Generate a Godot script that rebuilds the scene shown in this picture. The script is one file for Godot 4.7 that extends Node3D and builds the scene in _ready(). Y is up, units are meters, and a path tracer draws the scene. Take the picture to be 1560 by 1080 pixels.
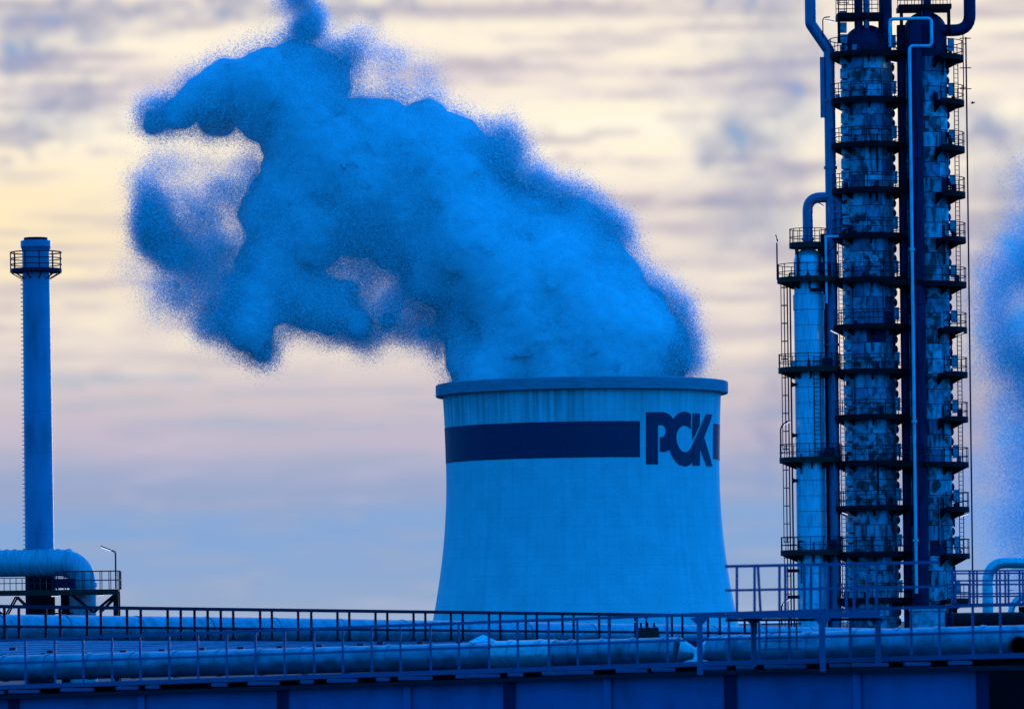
extends Node3D
# A refinery at dusk: a cooling tower with its steam plume, a chimney, three columns, and pipe bridges in the foreground.
# Metres, y up. The eye is 24 m above the ground and looks level along -z through a long, raised lens.

const EYE := 24.0
const FOCAL := 7200.0          # of a picture 1560 wide
const ROLL := 0.0127

var used_names := {}
var mats := {}
var rng := RandomNumberGenerator.new()

# ---------------------------------------------------------------- mesh collector
class MB:
	var v := PackedVector3Array()
	var n := PackedVector3Array()
	var uv := PackedVector2Array()
	var idx := PackedInt32Array()

	func vert(p: Vector3, m: Vector3, t := Vector2.ZERO) -> int:
		v.push_back(p)
		n.push_back(m)
		uv.push_back(t)
		return v.size() - 1

	func tri(a: int, b: int, c: int) -> void:
		var face := (v[b] - v[a]).cross(v[c] - v[a])
		if face.dot(n[a] + n[b] + n[c]) > 0.0:
			idx.push_back(a); idx.push_back(c); idx.push_back(b)
		else:
			idx.push_back(a); idx.push_back(b); idx.push_back(c)

	func quad(a: int, b: int, c: int, d: int) -> void:
		tri(a, b, c)
		tri(a, c, d)

	func face(p: Array, m: Vector3) -> void:
		var k := []
		for q in p:
			k.append(vert(q, m))
		for i in range(1, k.size() - 1):
			tri(k[0], k[i], k[i + 1])

	func box(c: Vector3, s: Vector3, b := Basis.IDENTITY) -> void:
		var h := s * 0.5
		for ax in 3:
			for sg in [-1.0, 1.0]:
				var m := Vector3.ZERO
				m[ax] = sg
				var u := (ax + 1) % 3
				var w := (ax + 2) % 3
				var p := []
				for q in [[-1, -1], [1, -1], [1, 1], [-1, 1]]:
					var l := Vector3.ZERO
					l[ax] = sg * h[ax]
					l[u] = q[0] * h[u]
					l[w] = q[1] * h[w]
					p.append(c + b * l)
				face(p, b * m)

	func frame_of(d: Vector3) -> Basis:
		var z := d.normalized()
		var up := Vector3.UP if absf(z.y) < 0.95 else Vector3.RIGHT
		var x := up.cross(z).normalized()
		return Basis(x, z.cross(x), z)

	func beam(a: Vector3, b: Vector3, w: float, h: float) -> void:
		box((a + b) * 0.5, Vector3(w, h, (b - a).length()), frame_of(b - a))

	func tube(a: Vector3, b: Vector3, r: float, seg := 6, r2 := -1.0) -> void:
		var f := frame_of(b - a)
		if r2 < 0.0:
			r2 = r
		var first := v.size()
		for i in seg + 1:
			var t := TAU * i / seg
			var m := f.x * cos(t) + f.y * sin(t)
			vert(a + m * r, m, Vector2(float(i) / seg, 0))
			vert(b + m * r2, m, Vector2(float(i) / seg, 1))
		for i in seg:
			quad(first + 2 * i, first + 2 * i + 1, first + 2 * i + 3, first + 2 * i + 2)
		for e in [[a, r, -f.z], [b, r2, f.z]]:
			if e[1] > 0.0:
				var ring := []
				for i in seg:
					var t := TAU * i / seg
					ring.append(e[0] + (f.x * cos(t) + f.y * sin(t)) * e[1])
				face(ring, e[2])

	# a tube along a line of points, with caps
	func pipe(p: Array, r: float, seg := 12) -> void:
		var f := frame_of(p[1] - p[0])
		var first := v.size()
		var caps := []
		var along := 0.0
		for k in p.size():
			var d: Vector3 = (p[mini(k + 1, p.size() - 1)] - p[maxi(k - 1, 0)]).normalized()
			var x := (f.x - d * f.x.dot(d)).normalized()
			f = Basis(x, d.cross(x), d)
			if k > 0:
				along += (p[k] - p[k - 1]).length()
			for i in seg + 1:
				var t := TAU * i / seg
				var m := f.x * cos(t) + f.y * sin(t)
				vert(p[k] + m * r, m, Vector2(float(i) / seg, along))
			if k == 0 or k == p.size() - 1:
				var ring := []
				for i in seg:
					var t := TAU * i / seg
					ring.append(p[k] + (f.x * cos(t) + f.y * sin(t)) * r)
				caps.append([ring, -d if k == 0 else d])
		for k in p.size() - 1:
			for i in seg:
				var a := first + k * (seg + 1) + i
				quad(a, a + 1, a + seg + 2, a + seg + 1)
		for c in caps:
			face(c[0], c[1])

	# profile: Vector2(radius, height) from bottom to top, turned about a vertical axis
	func lathe(prof: Array, c: Vector3, seg := 32, a0 := 0.0, a1 := TAU, smooth := false) -> void:
		var nm := []
		for k in prof.size() - 1:
			var d: Vector2 = (prof[k + 1] - prof[k]).normalized()
			nm.append(Vector2(d.y, -d.x))
		for k in prof.size() - 1:
			var na: Vector2 = nm[k]
			var nb: Vector2 = nm[k]
			if smooth:
				if k > 0:
					na = (nm[k] + nm[k - 1]).normalized()
				if k < prof.size() - 2:
					nb = (nm[k] + nm[k + 1]).normalized()
			var first := v.size()
			for i in seg + 1:
				var t := a0 + (a1 - a0) * i / seg
				var o := Vector3(cos(t), 0, sin(t))
				vert(c + o * prof[k].x + Vector3(0, prof[k].y, 0), o * na.x + Vector3(0, na.y, 0), Vector2(float(i) / seg, prof[k].y))
				vert(c + o * prof[k + 1].x + Vector3(0, prof[k + 1].y, 0), o * nb.x + Vector3(0, nb.y, 0), Vector2(float(i) / seg, prof[k + 1].y))
			for i in seg:
				quad(first + 2 * i, first + 2 * i + 1, first + 2 * i + 3, first + 2 * i + 2)

	# a plate of some thickness over an arc (deck of a round gallery)
	func sector(c: Vector3, r0: float, r1: float, h: float, a0: float, a1: float, seg := 24) -> void:
		lathe([Vector2(r0, 0), Vector2(r1, 0), Vector2(r1, h), Vector2(r0, h), Vector2(r0, 0)], c, seg, a0, a1)
		if a1 - a0 < TAU - 0.01:
			for a in [a0, a1]:
				var o := Vector3(cos(a), 0, sin(a))
				var side := Vector3(-sin(a), 0, cos(a)) * (-1.0 if a == a0 else 1.0)
				face([c + o * r0, c + o * r1, c + o * r1 + Vector3(0, h, 0), c + o * r0 + Vector3(0, h, 0)], side)

	func arc_rail(c: Vector3, r: float, w: float, a0: float, a1: float, seg := 20) -> void:
		lathe([Vector2(r - w, -w), Vector2(r + w, -w), Vector2(r + w, w), Vector2(r - w, w), Vector2(r - w, -w)], c, seg, a0, a1)

	func mesh() -> ArrayMesh:
		var a := []
		a.resize(Mesh.ARRAY_MAX)
		a[Mesh.ARRAY_VERTEX] = v
		a[Mesh.ARRAY_NORMAL] = n
		a[Mesh.ARRAY_TEX_UV] = uv
		a[Mesh.ARRAY_INDEX] = idx
		var m := ArrayMesh.new()
		m.add_surface_from_arrays(Mesh.PRIMITIVE_TRIANGLES, a)
		return m

# ---------------------------------------------------------------- names, things and parts
func numbered(called: String) -> String:
	var k: int = used_names.get(called, 0)
	used_names[called] = k + 1
	return called if k == 0 else "%s_%03d" % [called, k]

func tag(o: Node, label: String, category: String, group := "") -> Node:
	o.set_meta("label", label)
	o.set_meta("category", category)
	if group:
		o.set_meta("group", group)
	return o

func thing(called: String, at: Vector3, label: String, category: String, group := "") -> Node3D:
	var o := Node3D.new()
	o.name = numbered(called)
	o.position = at
	add_child(o)
	tag(o, label, category, group)
	return o

func part(called: String, mb: MB, m: Material, parent: Node3D, at := Vector3.ZERO) -> MeshInstance3D:
	var o := MeshInstance3D.new()
	o.name = called
	o.mesh = mb.mesh()
	o.material_override = m
	o.position = at
	parent.add_child(o, true)
	return o

func whole(called: String, mb: MB, m: Material, at: Vector3, label: String, category: String, group := "") -> MeshInstance3D:
	var o := MeshInstance3D.new()
	o.name = numbered(called)
	o.mesh = mb.mesh()
	o.material_override = m
	o.position = at
	add_child(o)
	tag(o, label, category, group)
	return o

# where a point of the view at a given distance lies in the place
func at(px: float, py: float, dist: float) -> Vector3:
	var u := px - 780.0
	var w := 952.0 - py
	return Vector3((u + ROLL * w) * dist / FOCAL, EYE + (w - ROLL * u) * dist / FOCAL, -dist)

# points of a path with its corners rounded
func rounded(p: Array, r: float, steps := 6) -> Array:
	var out := [p[0]]
	for k in range(1, p.size() - 1):
		var a: Vector3 = p[k - 1] - p[k]
		var b: Vector3 = p[k + 1] - p[k]
		var cut := minf(r, minf(a.length(), b.length()) * 0.49)
		var s: Vector3 = p[k] + a.normalized() * cut
		var e: Vector3 = p[k] + b.normalized() * cut
		for i in steps + 1:
			var t := float(i) / steps
			out.append(s.lerp(p[k], t).lerp(p[k].lerp(e, t), t))
	out.append(p[-1])
	return out

# ---------------------------------------------------------------- materials
func noise(freq: float, octaves := 4, sd := 1, kind := FastNoiseLite.TYPE_SIMPLEX_SMOOTH) -> FastNoiseLite:
	var f := FastNoiseLite.new()
	f.noise_type = kind
	f.frequency = freq
	f.fractal_octaves = octaves
	f.seed = sd
	return f

func noise_tex(freq: float, octaves: int, sd: int, stops: Array, size := 512) -> NoiseTexture2D:
	var t := NoiseTexture2D.new()
	t.width = size
	t.height = size
	t.seamless = true
	t.noise = noise(freq, octaves, sd)
	var g := Gradient.new()
	var off := PackedFloat32Array()
	var col := PackedColorArray()
	for s in stops:
		off.append(s[0])
		col.append(Color(s[1], s[1], s[1]) if s[1] is float else s[1])
	g.offsets = off
	g.colors = col
	t.color_ramp = g
	return t

func mat(called: String, r: float, g: float, b: float, rough := 0.6, metal := 0.0, tex: Texture2D = null, scale := Vector3.ONE) -> StandardMaterial3D:
	var m := StandardMaterial3D.new()
	m.resource_name = called
	m.albedo_color = Color(r, g, b).linear_to_srgb()
	m.roughness = rough
	m.metallic = metal
	if tex:
		m.albedo_texture = tex
		m.uv1_triplanar = true
		m.uv1_world_triplanar = true
		m.uv1_scale = scale
	mats[called] = m
	return m

# ---------------------------------------------------------------- sky
var sky_streak: FastNoiseLite
var sky_fine: FastNoiseLite
var sky_puff: FastNoiseLite
# height in the view, then the colour of the even cloud layer there (sRGB)
const LAYER := [
	[-400.0, 0.80, 0.79, 0.83], [-150.0, 0.88, 0.84, 0.83], [0.0, 0.93, 0.88, 0.83], [60.0, 0.98, 0.93, 0.86], [125.0, 0.91, 0.86, 0.84], [190.0, 1.0, 0.96, 0.88], [250.0, 0.98, 0.93, 0.86],
	[330.0, 0.89, 0.84, 0.81], [480.0, 0.87, 0.82, 0.81], [540.0, 0.88, 0.83, 0.81], [600.0, 0.81, 0.76, 0.775], [660.0, 0.75, 0.715, 0.785], [740.0, 0.60, 0.65, 0.785],
	[800.0, 0.515, 0.62, 0.775], [860.0, 0.54, 0.635, 0.78], [905.0, 0.57, 0.655, 0.79], [960.0, 0.63, 0.70, 0.82], [1100.0, 0.6, 0.7, 0.84],
]
# drifting patches of blue vapour: x, y, half width, half height, strength
const VAPOUR := [
	[75, 40, 110, 24, 0.42], [72, 62, 24, 14, 0.4], [10, 84, 60, 18, 0.5], [85, 160, 60, 34, 0.45], [160, 150, 26, 30, 0.25], [60, 100, 50, 14, 0.3], [200, 14, 180, 14, 0.36], [560, 14, 120, 16, 0.4], [30, 205, 80, 9, 0.3], [375, 14, 30, 16, 0.35],
	[1562, 470, 84, 115, 0.62], [1575, 385, 64, 70, 0.45], [1548, 268, 60, 46, 0.36], [1516, 214, 46, 22, 0.4], [1560, 590, 90, 110, 0.45], [1550, 740, 95, 130, 0.40], [1545, 860, 100, 90, 0.36], [1488, 520, 20, 60, 0.2],
	[1135, 222, 44, 36, 0.42], [1155, 262, 66, 60, 0.3], [1215, 110, 60, 110, 0.26], [1120, 150, 60, 60, 0.16], [1228, 156, 34, 20, 0.36], [1195, 95, 60, 60, 0.16], [1155, 350, 70, 50, 0.34], [1150, 3, 60, 16, 0.45], [1170, 690, 28, 36, 0.28], [1190, 612, 28, 30, 0.22], [1205, 500, 30, 100, 0.14],
]

# streaks of the deck that stand out: x, y, half length, half height, how much lighter (+) or darker (-)
const STREAKS := [
	[760, 196, 300, 17, 0.7], [960, 178, 190, 10, 0.6], [560, 62, 170, 9, 0.6], [390, 52, 140, 11, 0.6], [90, 228, 150, 12, 0.7], [270, 78, 170, 12, 0.6], [860, 256, 230, 8, 0.6], [1000, 300, 180, 7, 0.5], [1010, 100, 160, 6, 0.4], [700, 52, 200, 7, 0.5], [120, 112, 110, 8, 0.5], [860, 62, 170, 6, 0.4],
	[860, 219, 120, 8, -0.7], [920, 30, 220, 13, -0.5], [1030, 66, 150, 8, -0.5], [720, 112, 150, 7, -0.5], [930, 133, 220, 7, -0.45], [110, 78, 130, 13, -0.7], [90, 150, 130, 9, -0.6], [60, 186, 100, 11, -0.6], [1010, 335, 150, 15, -0.5], [300, 562, 260, 9, -0.4], [1060, 215, 120, 9, -0.35], [560, 20, 110, 12, -0.5], [150, 20, 190, 12, -0.45],
	[150, 500, 230, 9, 0.4], [330, 598, 300, 6, 0.35], [120, 455, 200, 10, 0.4], [60, 395, 160, 7, -0.35], [520, 640, 260, 8, -0.3], [420, 690, 240, 5, 0.3], [240, 668, 260, 5, -0.3], [480, 770, 300, 9, -0.25], [560, 720, 180, 5, 0.25], [1140, 560, 120, 8, 0.3],
]

func sky_at(az: float, el: float, close: bool) -> Color:
	var x := 780.0 + az * FOCAL
	var y := 952.0 - el * FOCAL
	# clear dusk air: deep blue, a little brighter on the side of the sunset
	var up := clampf(el / 1.2, 0.0, 1.0)
	var blue := Vector3(0.006, 0.66, 2.10).lerp(Vector3(0.004, 0.48, 1.75), sqrt(up)) * (0.97 + 0.26 * cos(az - 1.1))
	# the lit cloud deck round the place where the sun went down
	var w := (1.0 - smoothstep(0.16, 0.75, absf(az))) * (1.0 - smoothstep(0.15, 0.55, el))
	if w <= 0.001:
		return Color(blue.x, blue.y, blue.z)
	var c := Vector3(0.9, 0.85, 0.83)
	for k in LAYER.size() - 1:
		if y >= LAYER[k][0] and (y < LAYER[k + 1][0] or k == LAYER.size() - 2):
			var t := clampf((y - LAYER[k][0]) / (LAYER[k + 1][0] - LAYER[k][0]), 0.0, 1.0)
			t = t * t * (3.0 - 2.0 * t)
			c = Vector3(LAYER[k][1], LAYER[k][2], LAYER[k][3]).lerp(Vector3(LAYER[k + 1][1], LAYER[k + 1][2], LAYER[k + 1][3]), t)
			break
	if y < LAYER[0][0]:
		c = Vector3(LAYER[0][1], LAYER[0][2], LAYER[0][3])
	if close:
		var bend := y + x * 0.03 + 10.0 * sky_puff.get_noise_2d(x * 0.3, y * 0.3)
		var n := sky_streak.get_noise_2d(x * 0.085, bend * 1.9) * 1.5 + sky_fine.get_noise_2d(x * 0.12, bend * 0.9) * 0.6
		n *= 0.8
		for k in STREAKS:
			var sy: float = (bend - k[1] - 10.0 - 0.03 * (x - k[0])) / k[3]
			if absf(sy) < 2.5:
				var sx: float = (x - k[0]) / k[2]
				n += k[4] * 1.5 * exp(-sx * sx - sy * sy) * (0.8 + 0.8 * sky_fine.get_noise_2d(x * 0.4, bend))
		var much := lerpf(0.74, 0.24, smoothstep(330.0, 700.0, y))
		if n > 0.0:
			c = c.lerp(Vector3(1.0, 0.955, 0.85) if y < 560.0 else Vector3(0.82, 0.78, 0.84), clampf(n * much * 1.1, 0.0, 0.8))
		else:
			c = c.lerp(Vector3(0.70, 0.67, 0.73) if y < 560.0 else Vector3(0.54, 0.66, 0.79), clampf(-n * much * 1.1, 0.0, 0.75))
		# the warmest part of the deck, low on the left
		var warm := exp(-pow((x + 40.0) / 330.0, 2.0)) * exp(-pow((y - 345.0) / 105.0, 2.0))
		c = c.lerp(Vector3(1.0, 0.915, 0.75), clampf(warm * (0.9 + n * 0.6), 0.0, 0.95))
		var dx := x + 44.0 * sky_puff.get_noise_2d(x * 1.3, y * 1.3 + 900.0)
		var dy := y + 44.0 * sky_puff.get_noise_2d(x * 1.3 + 500.0, y * 1.3)
		var thin := 1.0
		for p in VAPOUR:
			var d := pow((dx - p[0]) / p[2], 2.0) + pow((dy - p[1]) / p[3], 2.0)
			if d < 5.0:
				thin *= 1.0 - clampf(p[4] * exp(-d * 0.9) * (0.95 + 0.75 * sky_puff.get_noise_2d(x * 1.4 + 77.0, y * 1.4)), 0.0, 0.97)
		c = Vector3(0.40, 0.47, 0.68).lerp(Vector3(0.0, 0.50, 0.81), smoothstep(0.5, 0.1, thin)).lerp(c, thin)
	var lin := Color(c.x, c.y, c.z).srgb_to_linear()
	var o := blue.lerp(Vector3(lin.r, lin.g, lin.b) * 1.04, w)
	return Color(o.x, o.y, o.z)

func make_sky() -> PanoramaSkyMaterial:
	sky_streak = noise(0.021, 2, 11)
	sky_fine = noise(0.055, 1, 23)
	sky_puff = noise(0.012, 5, 37)
	var base := Image.create_empty(512, 256, false, Image.FORMAT_RGBF)
	for j in 256:
		for i in 512:
			base.set_pixel(i, j, sky_at(wrapf((i + 0.5) / 512.0 * TAU, -PI, PI), PI / 2 - (j + 0.5) / 256.0 * PI, false))
	base.resize(4096, 2048, Image.INTERPOLATE_CUBIC)
	var span := 200                       # the sunset side, in full detail
	for j in range(1024 - 190, 1024 + 12):
		for i in range(-span, span):
			var az := (i + 0.5) / 4096.0 * TAU
			var col := posmod(i, 4096)
			var el := PI / 2 - (j + 0.5) / 2048.0 * PI
			var edge := minf(minf(i + span, span - i) / 60.0, (j - (1024 - 190)) / 60.0)
			var c := sky_at(az, el, true)
			if edge < 1.0:
				c = base.get_pixel(col, j).lerp(c, clampf(edge, 0.0, 1.0))
			base.set_pixel(col, j, c)
	var m := PanoramaSkyMaterial.new()
	m.panorama = ImageTexture.create_from_image(base)
	return m

func set_stage() -> void:
	var cam := Camera3D.new()
	cam.name = "camera"
	cam.projection = Camera3D.PROJECTION_FRUSTUM
	cam.near = 1.0
	cam.far = 90000.0
	cam.size = 2.0 * 540.0 / FOCAL
	cam.frustum_offset = Vector2(0.0, (952.0 - 540.0) / FOCAL)
	cam.position = Vector3(0, EYE, 0)
	cam.rotation.z = -ROLL
	var lens := CameraAttributesPhysical.new()
	lens.frustum_near = 1.0
	lens.frustum_far = 90000.0
	lens.frustum_focal_length = 300.0
	lens.frustum_focus_distance = 420.0
	lens.exposure_aperture = 7.0
	cam.attributes = lens
	add_child(cam)
	cam.make_current()
	var env := Environment.new()
	env.background_mode = Environment.BG_SKY
	env.sky = Sky.new()
	env.sky.sky_material = make_sky()
	env.background_energy_multiplier = 1.0
	env.tonemap_mode = Environment.TONE_MAPPER_LINEAR
	env.tonemap_exposure = 1.0
	env.sdfgi_enabled = true
	env.ssao_enabled = true
	env.ssil_enabled = true
	var we := WorldEnvironment.new()
	we.name = "world"
	we.environment = env
	add_child(we)
	var sun := DirectionalLight3D.new()
	sun.name = "sun"
	sun.light_color = Color(1.0, 0.9, 0.78)
	sun.light_energy = 0.15
	sun.light_angular_distance = 12.0
	sun.shadow_enabled = true
	add_child(sun)
	sun.look_at_from_position(Vector3.ZERO, Vector3(-0.22, -0.06, 1.0))   # low behind the tower, slightly right

func make_materials() -> void:
	var mottled := noise_tex(0.012, 5, 5, [[0.0, 0.55], [0.45, 0.85], [0.7, 1.0]])
	var streaky := noise_tex(0.02, 5, 9, [[0.0, 0.7], [0.5, 0.92], [1.0, 1.0]])
	var peeled := noise_tex(0.011, 6, 14, [[0.0, 0.20], [0.36, 0.30], [0.44, 0.66], [0.6, 0.9], [1.0, 1.0]], 1024)
	var torn := noise_tex(0.011, 5, 44, [[0.0, 0.22], [0.42, 0.28], [0.49, 0.68], [0.62, 0.92], [1.0, 1.0]], 1024)
	var worn := noise_tex(0.016, 6, 21, [[0.0, 0.34], [0.28, 0.5], [0.4, 0.75], [0.65, 1.0]], 1024)
	mat("concrete", 0.42, 0.64, 0.68, 0.9)
	mat("rim_concrete", 0.17, 0.28, 0.36, 0.9, 0.0, streaky, Vector3(0.03, 0.2, 0.03))
	mat("stripe_blue", 0.008, 0.012, 0.07, 0.7, 0.0, streaky, Vector3(0.3, 0.05, 0.3))
	mat("inside", 0.1, 0.1, 0.11, 0.9)
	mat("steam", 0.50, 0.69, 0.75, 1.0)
	mat("wisps", 1, 1, 1, 1.0, 0.0, noise_tex(0.008, 6, 63, [[0.0, Color(1, 1, 1, 0.0)], [0.34, Color(1, 1, 1, 0.10)], [0.52, Color(1, 1, 1, 0.42)], [0.72, Color(1, 1, 1, 0.95)], [1.0, Color(1, 1, 1, 1)]], 1024))
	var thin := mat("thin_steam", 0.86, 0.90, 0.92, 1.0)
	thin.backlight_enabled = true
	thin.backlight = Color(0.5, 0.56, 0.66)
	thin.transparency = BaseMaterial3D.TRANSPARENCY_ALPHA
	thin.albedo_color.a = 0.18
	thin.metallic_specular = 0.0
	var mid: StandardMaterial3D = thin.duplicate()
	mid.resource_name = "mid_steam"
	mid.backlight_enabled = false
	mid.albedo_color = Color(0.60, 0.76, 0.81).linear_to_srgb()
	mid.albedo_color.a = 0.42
	var haze: StandardMaterial3D = thin.duplicate()
	haze.resource_name = "haze_steam"
	haze.albedo_color.a = 0.13
	mats["haze_steam"] = haze
	mats["mid_steam"] = mid
	mat("chimney", 0.11, 0.25, 0.40, 0.38, 0.3, streaky, Vector3(0.06, 0.02, 0.06))
	mat("dark_steel", 0.012, 0.016, 0.03, 0.6)
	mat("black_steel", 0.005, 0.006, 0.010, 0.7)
	mat("green_steel", 0.008, 0.024, 0.020, 0.65)
	mat("rail_blue", 0.028, 0.07, 0.18, 0.5)
	mat("rail_dark", 0.008, 0.012, 0.035, 0.55)
	mat("navy", 0.010, 0.018, 0.07, 0.5, 0.0, mottled, Vector3(0.3, 0.06, 0.3))
	mat("pipe_blue", 0.06, 0.15, 0.27, 0.35, 0.3, streaky, Vector3(0.5, 0.08, 0.5))
	mat("bright_pipe", 0.24, 0.66, 0.78, 0.38, 0.45, streaky, Vector3(0.5, 0.06, 0.5))
	mat("clad", 0.26, 0.42, 0.50, 0.5, 0.2, streaky, Vector3(0.5, 0.06, 0.5))
	mat("clad_pipe", 0.16, 0.29, 0.39, 0.36, 0.4, mottled, Vector3(0.35, 0.35, 0.35))
	mat("clad_new", 0.40, 0.56, 0.62, 0.28, 0.5, streaky, Vector3(0.5, 0.5, 0.5))
	mat("roof", 0.11, 0.24, 0.35, 0.7, 0.0, mottled, Vector3(0.12, 0.12, 0.12))
	mat("wall", 0.06, 0.16, 0.36, 0.8, 0.0, streaky, Vector3(0.12, 0.05, 0.12))
	mat("box_pale", 0.20, 0.42, 0.52, 0.5, 0.0, mottled, Vector3(0.5, 0.5, 0.5))
	mat("insulation", 0.014, 0.03, 0.075, 0.95, 0.0, mottled, Vector3(0.7, 0.7, 0.7))
	for k in ["dark_steel", "black_steel", "green_steel", "rail_dark", "navy", "roof", "wall", "insulation"]:
		mats[k].metallic_specular = 0.2
	var tone := [[0.20, 0.46, 0.58], [0.12, 0.30, 0.42], [0.08, 0.21, 0.33], [0.22, 0.48, 0.60], [0.05, 0.14, 0.24], [0.15, 0.35, 0.47]]
	for k in 6:
		var m := mat("sheet_%d" % k, tone[k][0], tone[k][1], tone[k][2], 0.42, 0.4, worn if k < 5 else peeled, Vector3(0.11, 0.055, 0.11) if k < 4 else Vector3(0.16, 0.03, 0.16))
		m.uv1_offset = Vector3(0.37 * k, 0.21 * k, 0.53 * k)
	for k in 2:
		var m := mat("torn_sheet_%d" % k, 0.17 - 0.04 * k, 0.38 - 0.08 * k, 0.50 - 0.1 * k, 0.45, 0.3, torn, Vector3(0.11, 0.10, 0.11))
		m.uv1_offset = Vector3(0.31 * k, 0.43 * k, 0.17 * k)
	mat("ground", 0.045, 0.05, 0.05, 0.95, 0.0, mottled, Vector3(0.02, 0.02, 0.02))
	var lamp := mat("lamp_white", 0.85, 0.85, 0.88, 0.4)
	lamp.emission_enabled = true
	lamp.emission = Color(1.0, 0.96, 0.95)
	lamp.emission_energy_multiplier = 0.75

func make_ground() -> void:
	var mb := MB.new()
	for j in 8:
		for i in 8:
			var s := 12000.0
			var x := -48000.0 + i * s
			var z := -72000.0 + j * s
			mb.face([Vector3(x, 0, z), Vector3(x + s, 0, z), Vector3(x + s, 0, z + s), Vector3(x, 0, z + s)], Vector3.UP)
	var o := MeshInstance3D.new()
	o.name = "ground"
	o.mesh = mb.mesh()
	o.material_override = mats.ground
	o.set_meta("kind", "structure")
	o.set_meta("label", "dark industrial ground stretching to the horizon behind the pipe bridges")
	add_child(o)

# ---------------------------------------------------------------- cooling tower
const TOWER_D := 750.0
const TOWER_S := TOWER_D / FOCAL

func tower_r(y: float) -> float:          # y above the ground
	var q := (y - EYE) / TOWER_S - 225.0
	return sqrt(208.5 * 208.5 + (0.217 if q < 0.0 else 0.102) * q * q) * TOWER_S

func shell_texture() -> ImageTexture:
	var im := Image.create_empty(1024, 512, false, Image.FORMAT_RGB8)
	var n := noise(0.02, 4, 51)
	var fine := noise(0.25, 2, 52)
	var run := noise(0.05, 4, 53)
	for j in 512:
		var y := j / 8.0
		for i in 1024:
			var t := 0.94 + 0.045 * n.get_noise_2d(i * 1.4, j) + 0.035 * fine.get_noise_2d(i, j)
			if j % 12 == 0:
				t -= 0.030
			if i % 11 == 0:
				t -= 0.016
			var left := 0.45 + 0.55 * smoothstep(0.80, 0.56, i / 1024.0)
			var s := clampf(0.42 + 0.9 * run.get_noise_2d(i * 3.2, j * 0.06) + 0.25 * n.get_noise_2d(i * 2.0, j * 0.5), 0.0, 1.0)
			t -= 0.26 * s * left * smoothstep(47.0, 60.0, y)
			t -= 0.05 * clampf(run.get_noise_2d(i * 2.0 + 300.0, j * 0.04), 0.0, 1.0)
			t = clampf(t, 0.0, 1.0)
			im.set_pixel(i, j, Color(t, t, t))
	return ImageTexture.create_from_image(im)

# the point of the shell that is seen at a place in the view, as (angle to the right of the front, height)
func on_shell(px: float, py: float) -> Vector2:
	var ang := 0.0
	var y := 50.0
	var c := Vector3(111.0 * TOWER_S, 0, -TOWER_D)
	for k in 12:
		var r := tower_r(y)
		var d := TOWER_D - r * cos(ang)
		var p := at(px, py, d)
		ang = asin(clampf((p.x - c.x) / r, -0.999, 0.999))
		y = p.y
	return Vector2(ang, y)

func shell_point(q: Vector2, off: float) -> Vector3:
	var r := tower_r(q.y) + off
	return Vector3(r * sin(q.x), q.y, r * cos(q.x))

func paint(outline: Array, off: float) -> MB:      # outline in (angle, height)
	var flat := PackedVector2Array()
	for k in outline.size():
		var a: Vector2 = outline[k]
		var b: Vector2 = outline[(k + 1) % outline.size()]
		var steps := maxi(1, int(ceil(maxf(absf(a.x - b.x) / 0.035, absf(a.y - b.y) / 1.0))))
		for i in steps:
			flat.append(a.lerp(b, float(i) / steps))
	var t := Geometry2D.triangulate_polygon(flat)
	var todo := []
	for i in range(0, t.size(), 3):
		todo.append([flat[t[i]], flat[t[i + 1]], flat[t[i + 2]]])
	var mb := MB.new()
	while todo.size():
		var f: Array = todo.pop_back()
		var long := 0
		var best := 0.0
		for e in 3:
			var dv: Vector2 = f[e] - f[(e + 1) % 3]
			var l := maxf(absf(dv.x) / 0.036, absf(dv.y) / 1.1)
			if l > best:
				best = l
				long = e
		if best > 1.0:
			var a: Vector2 = f[long]
			var b: Vector2 = f[(long + 1) % 3]
			var c: Vector2 = f[(long + 2) % 3]
			var m := (a + b) * 0.5
			todo.append([a, m, c])
			todo.append([m, b, c])
			continue
		var k := []
		for q in f:
			k.append(mb.vert(shell_point(q, off), Vector3(sin(q.x), 0.0, cos(q.x)), q))
		mb.tri(k[0], k[1], k[2])
	return mb

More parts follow.
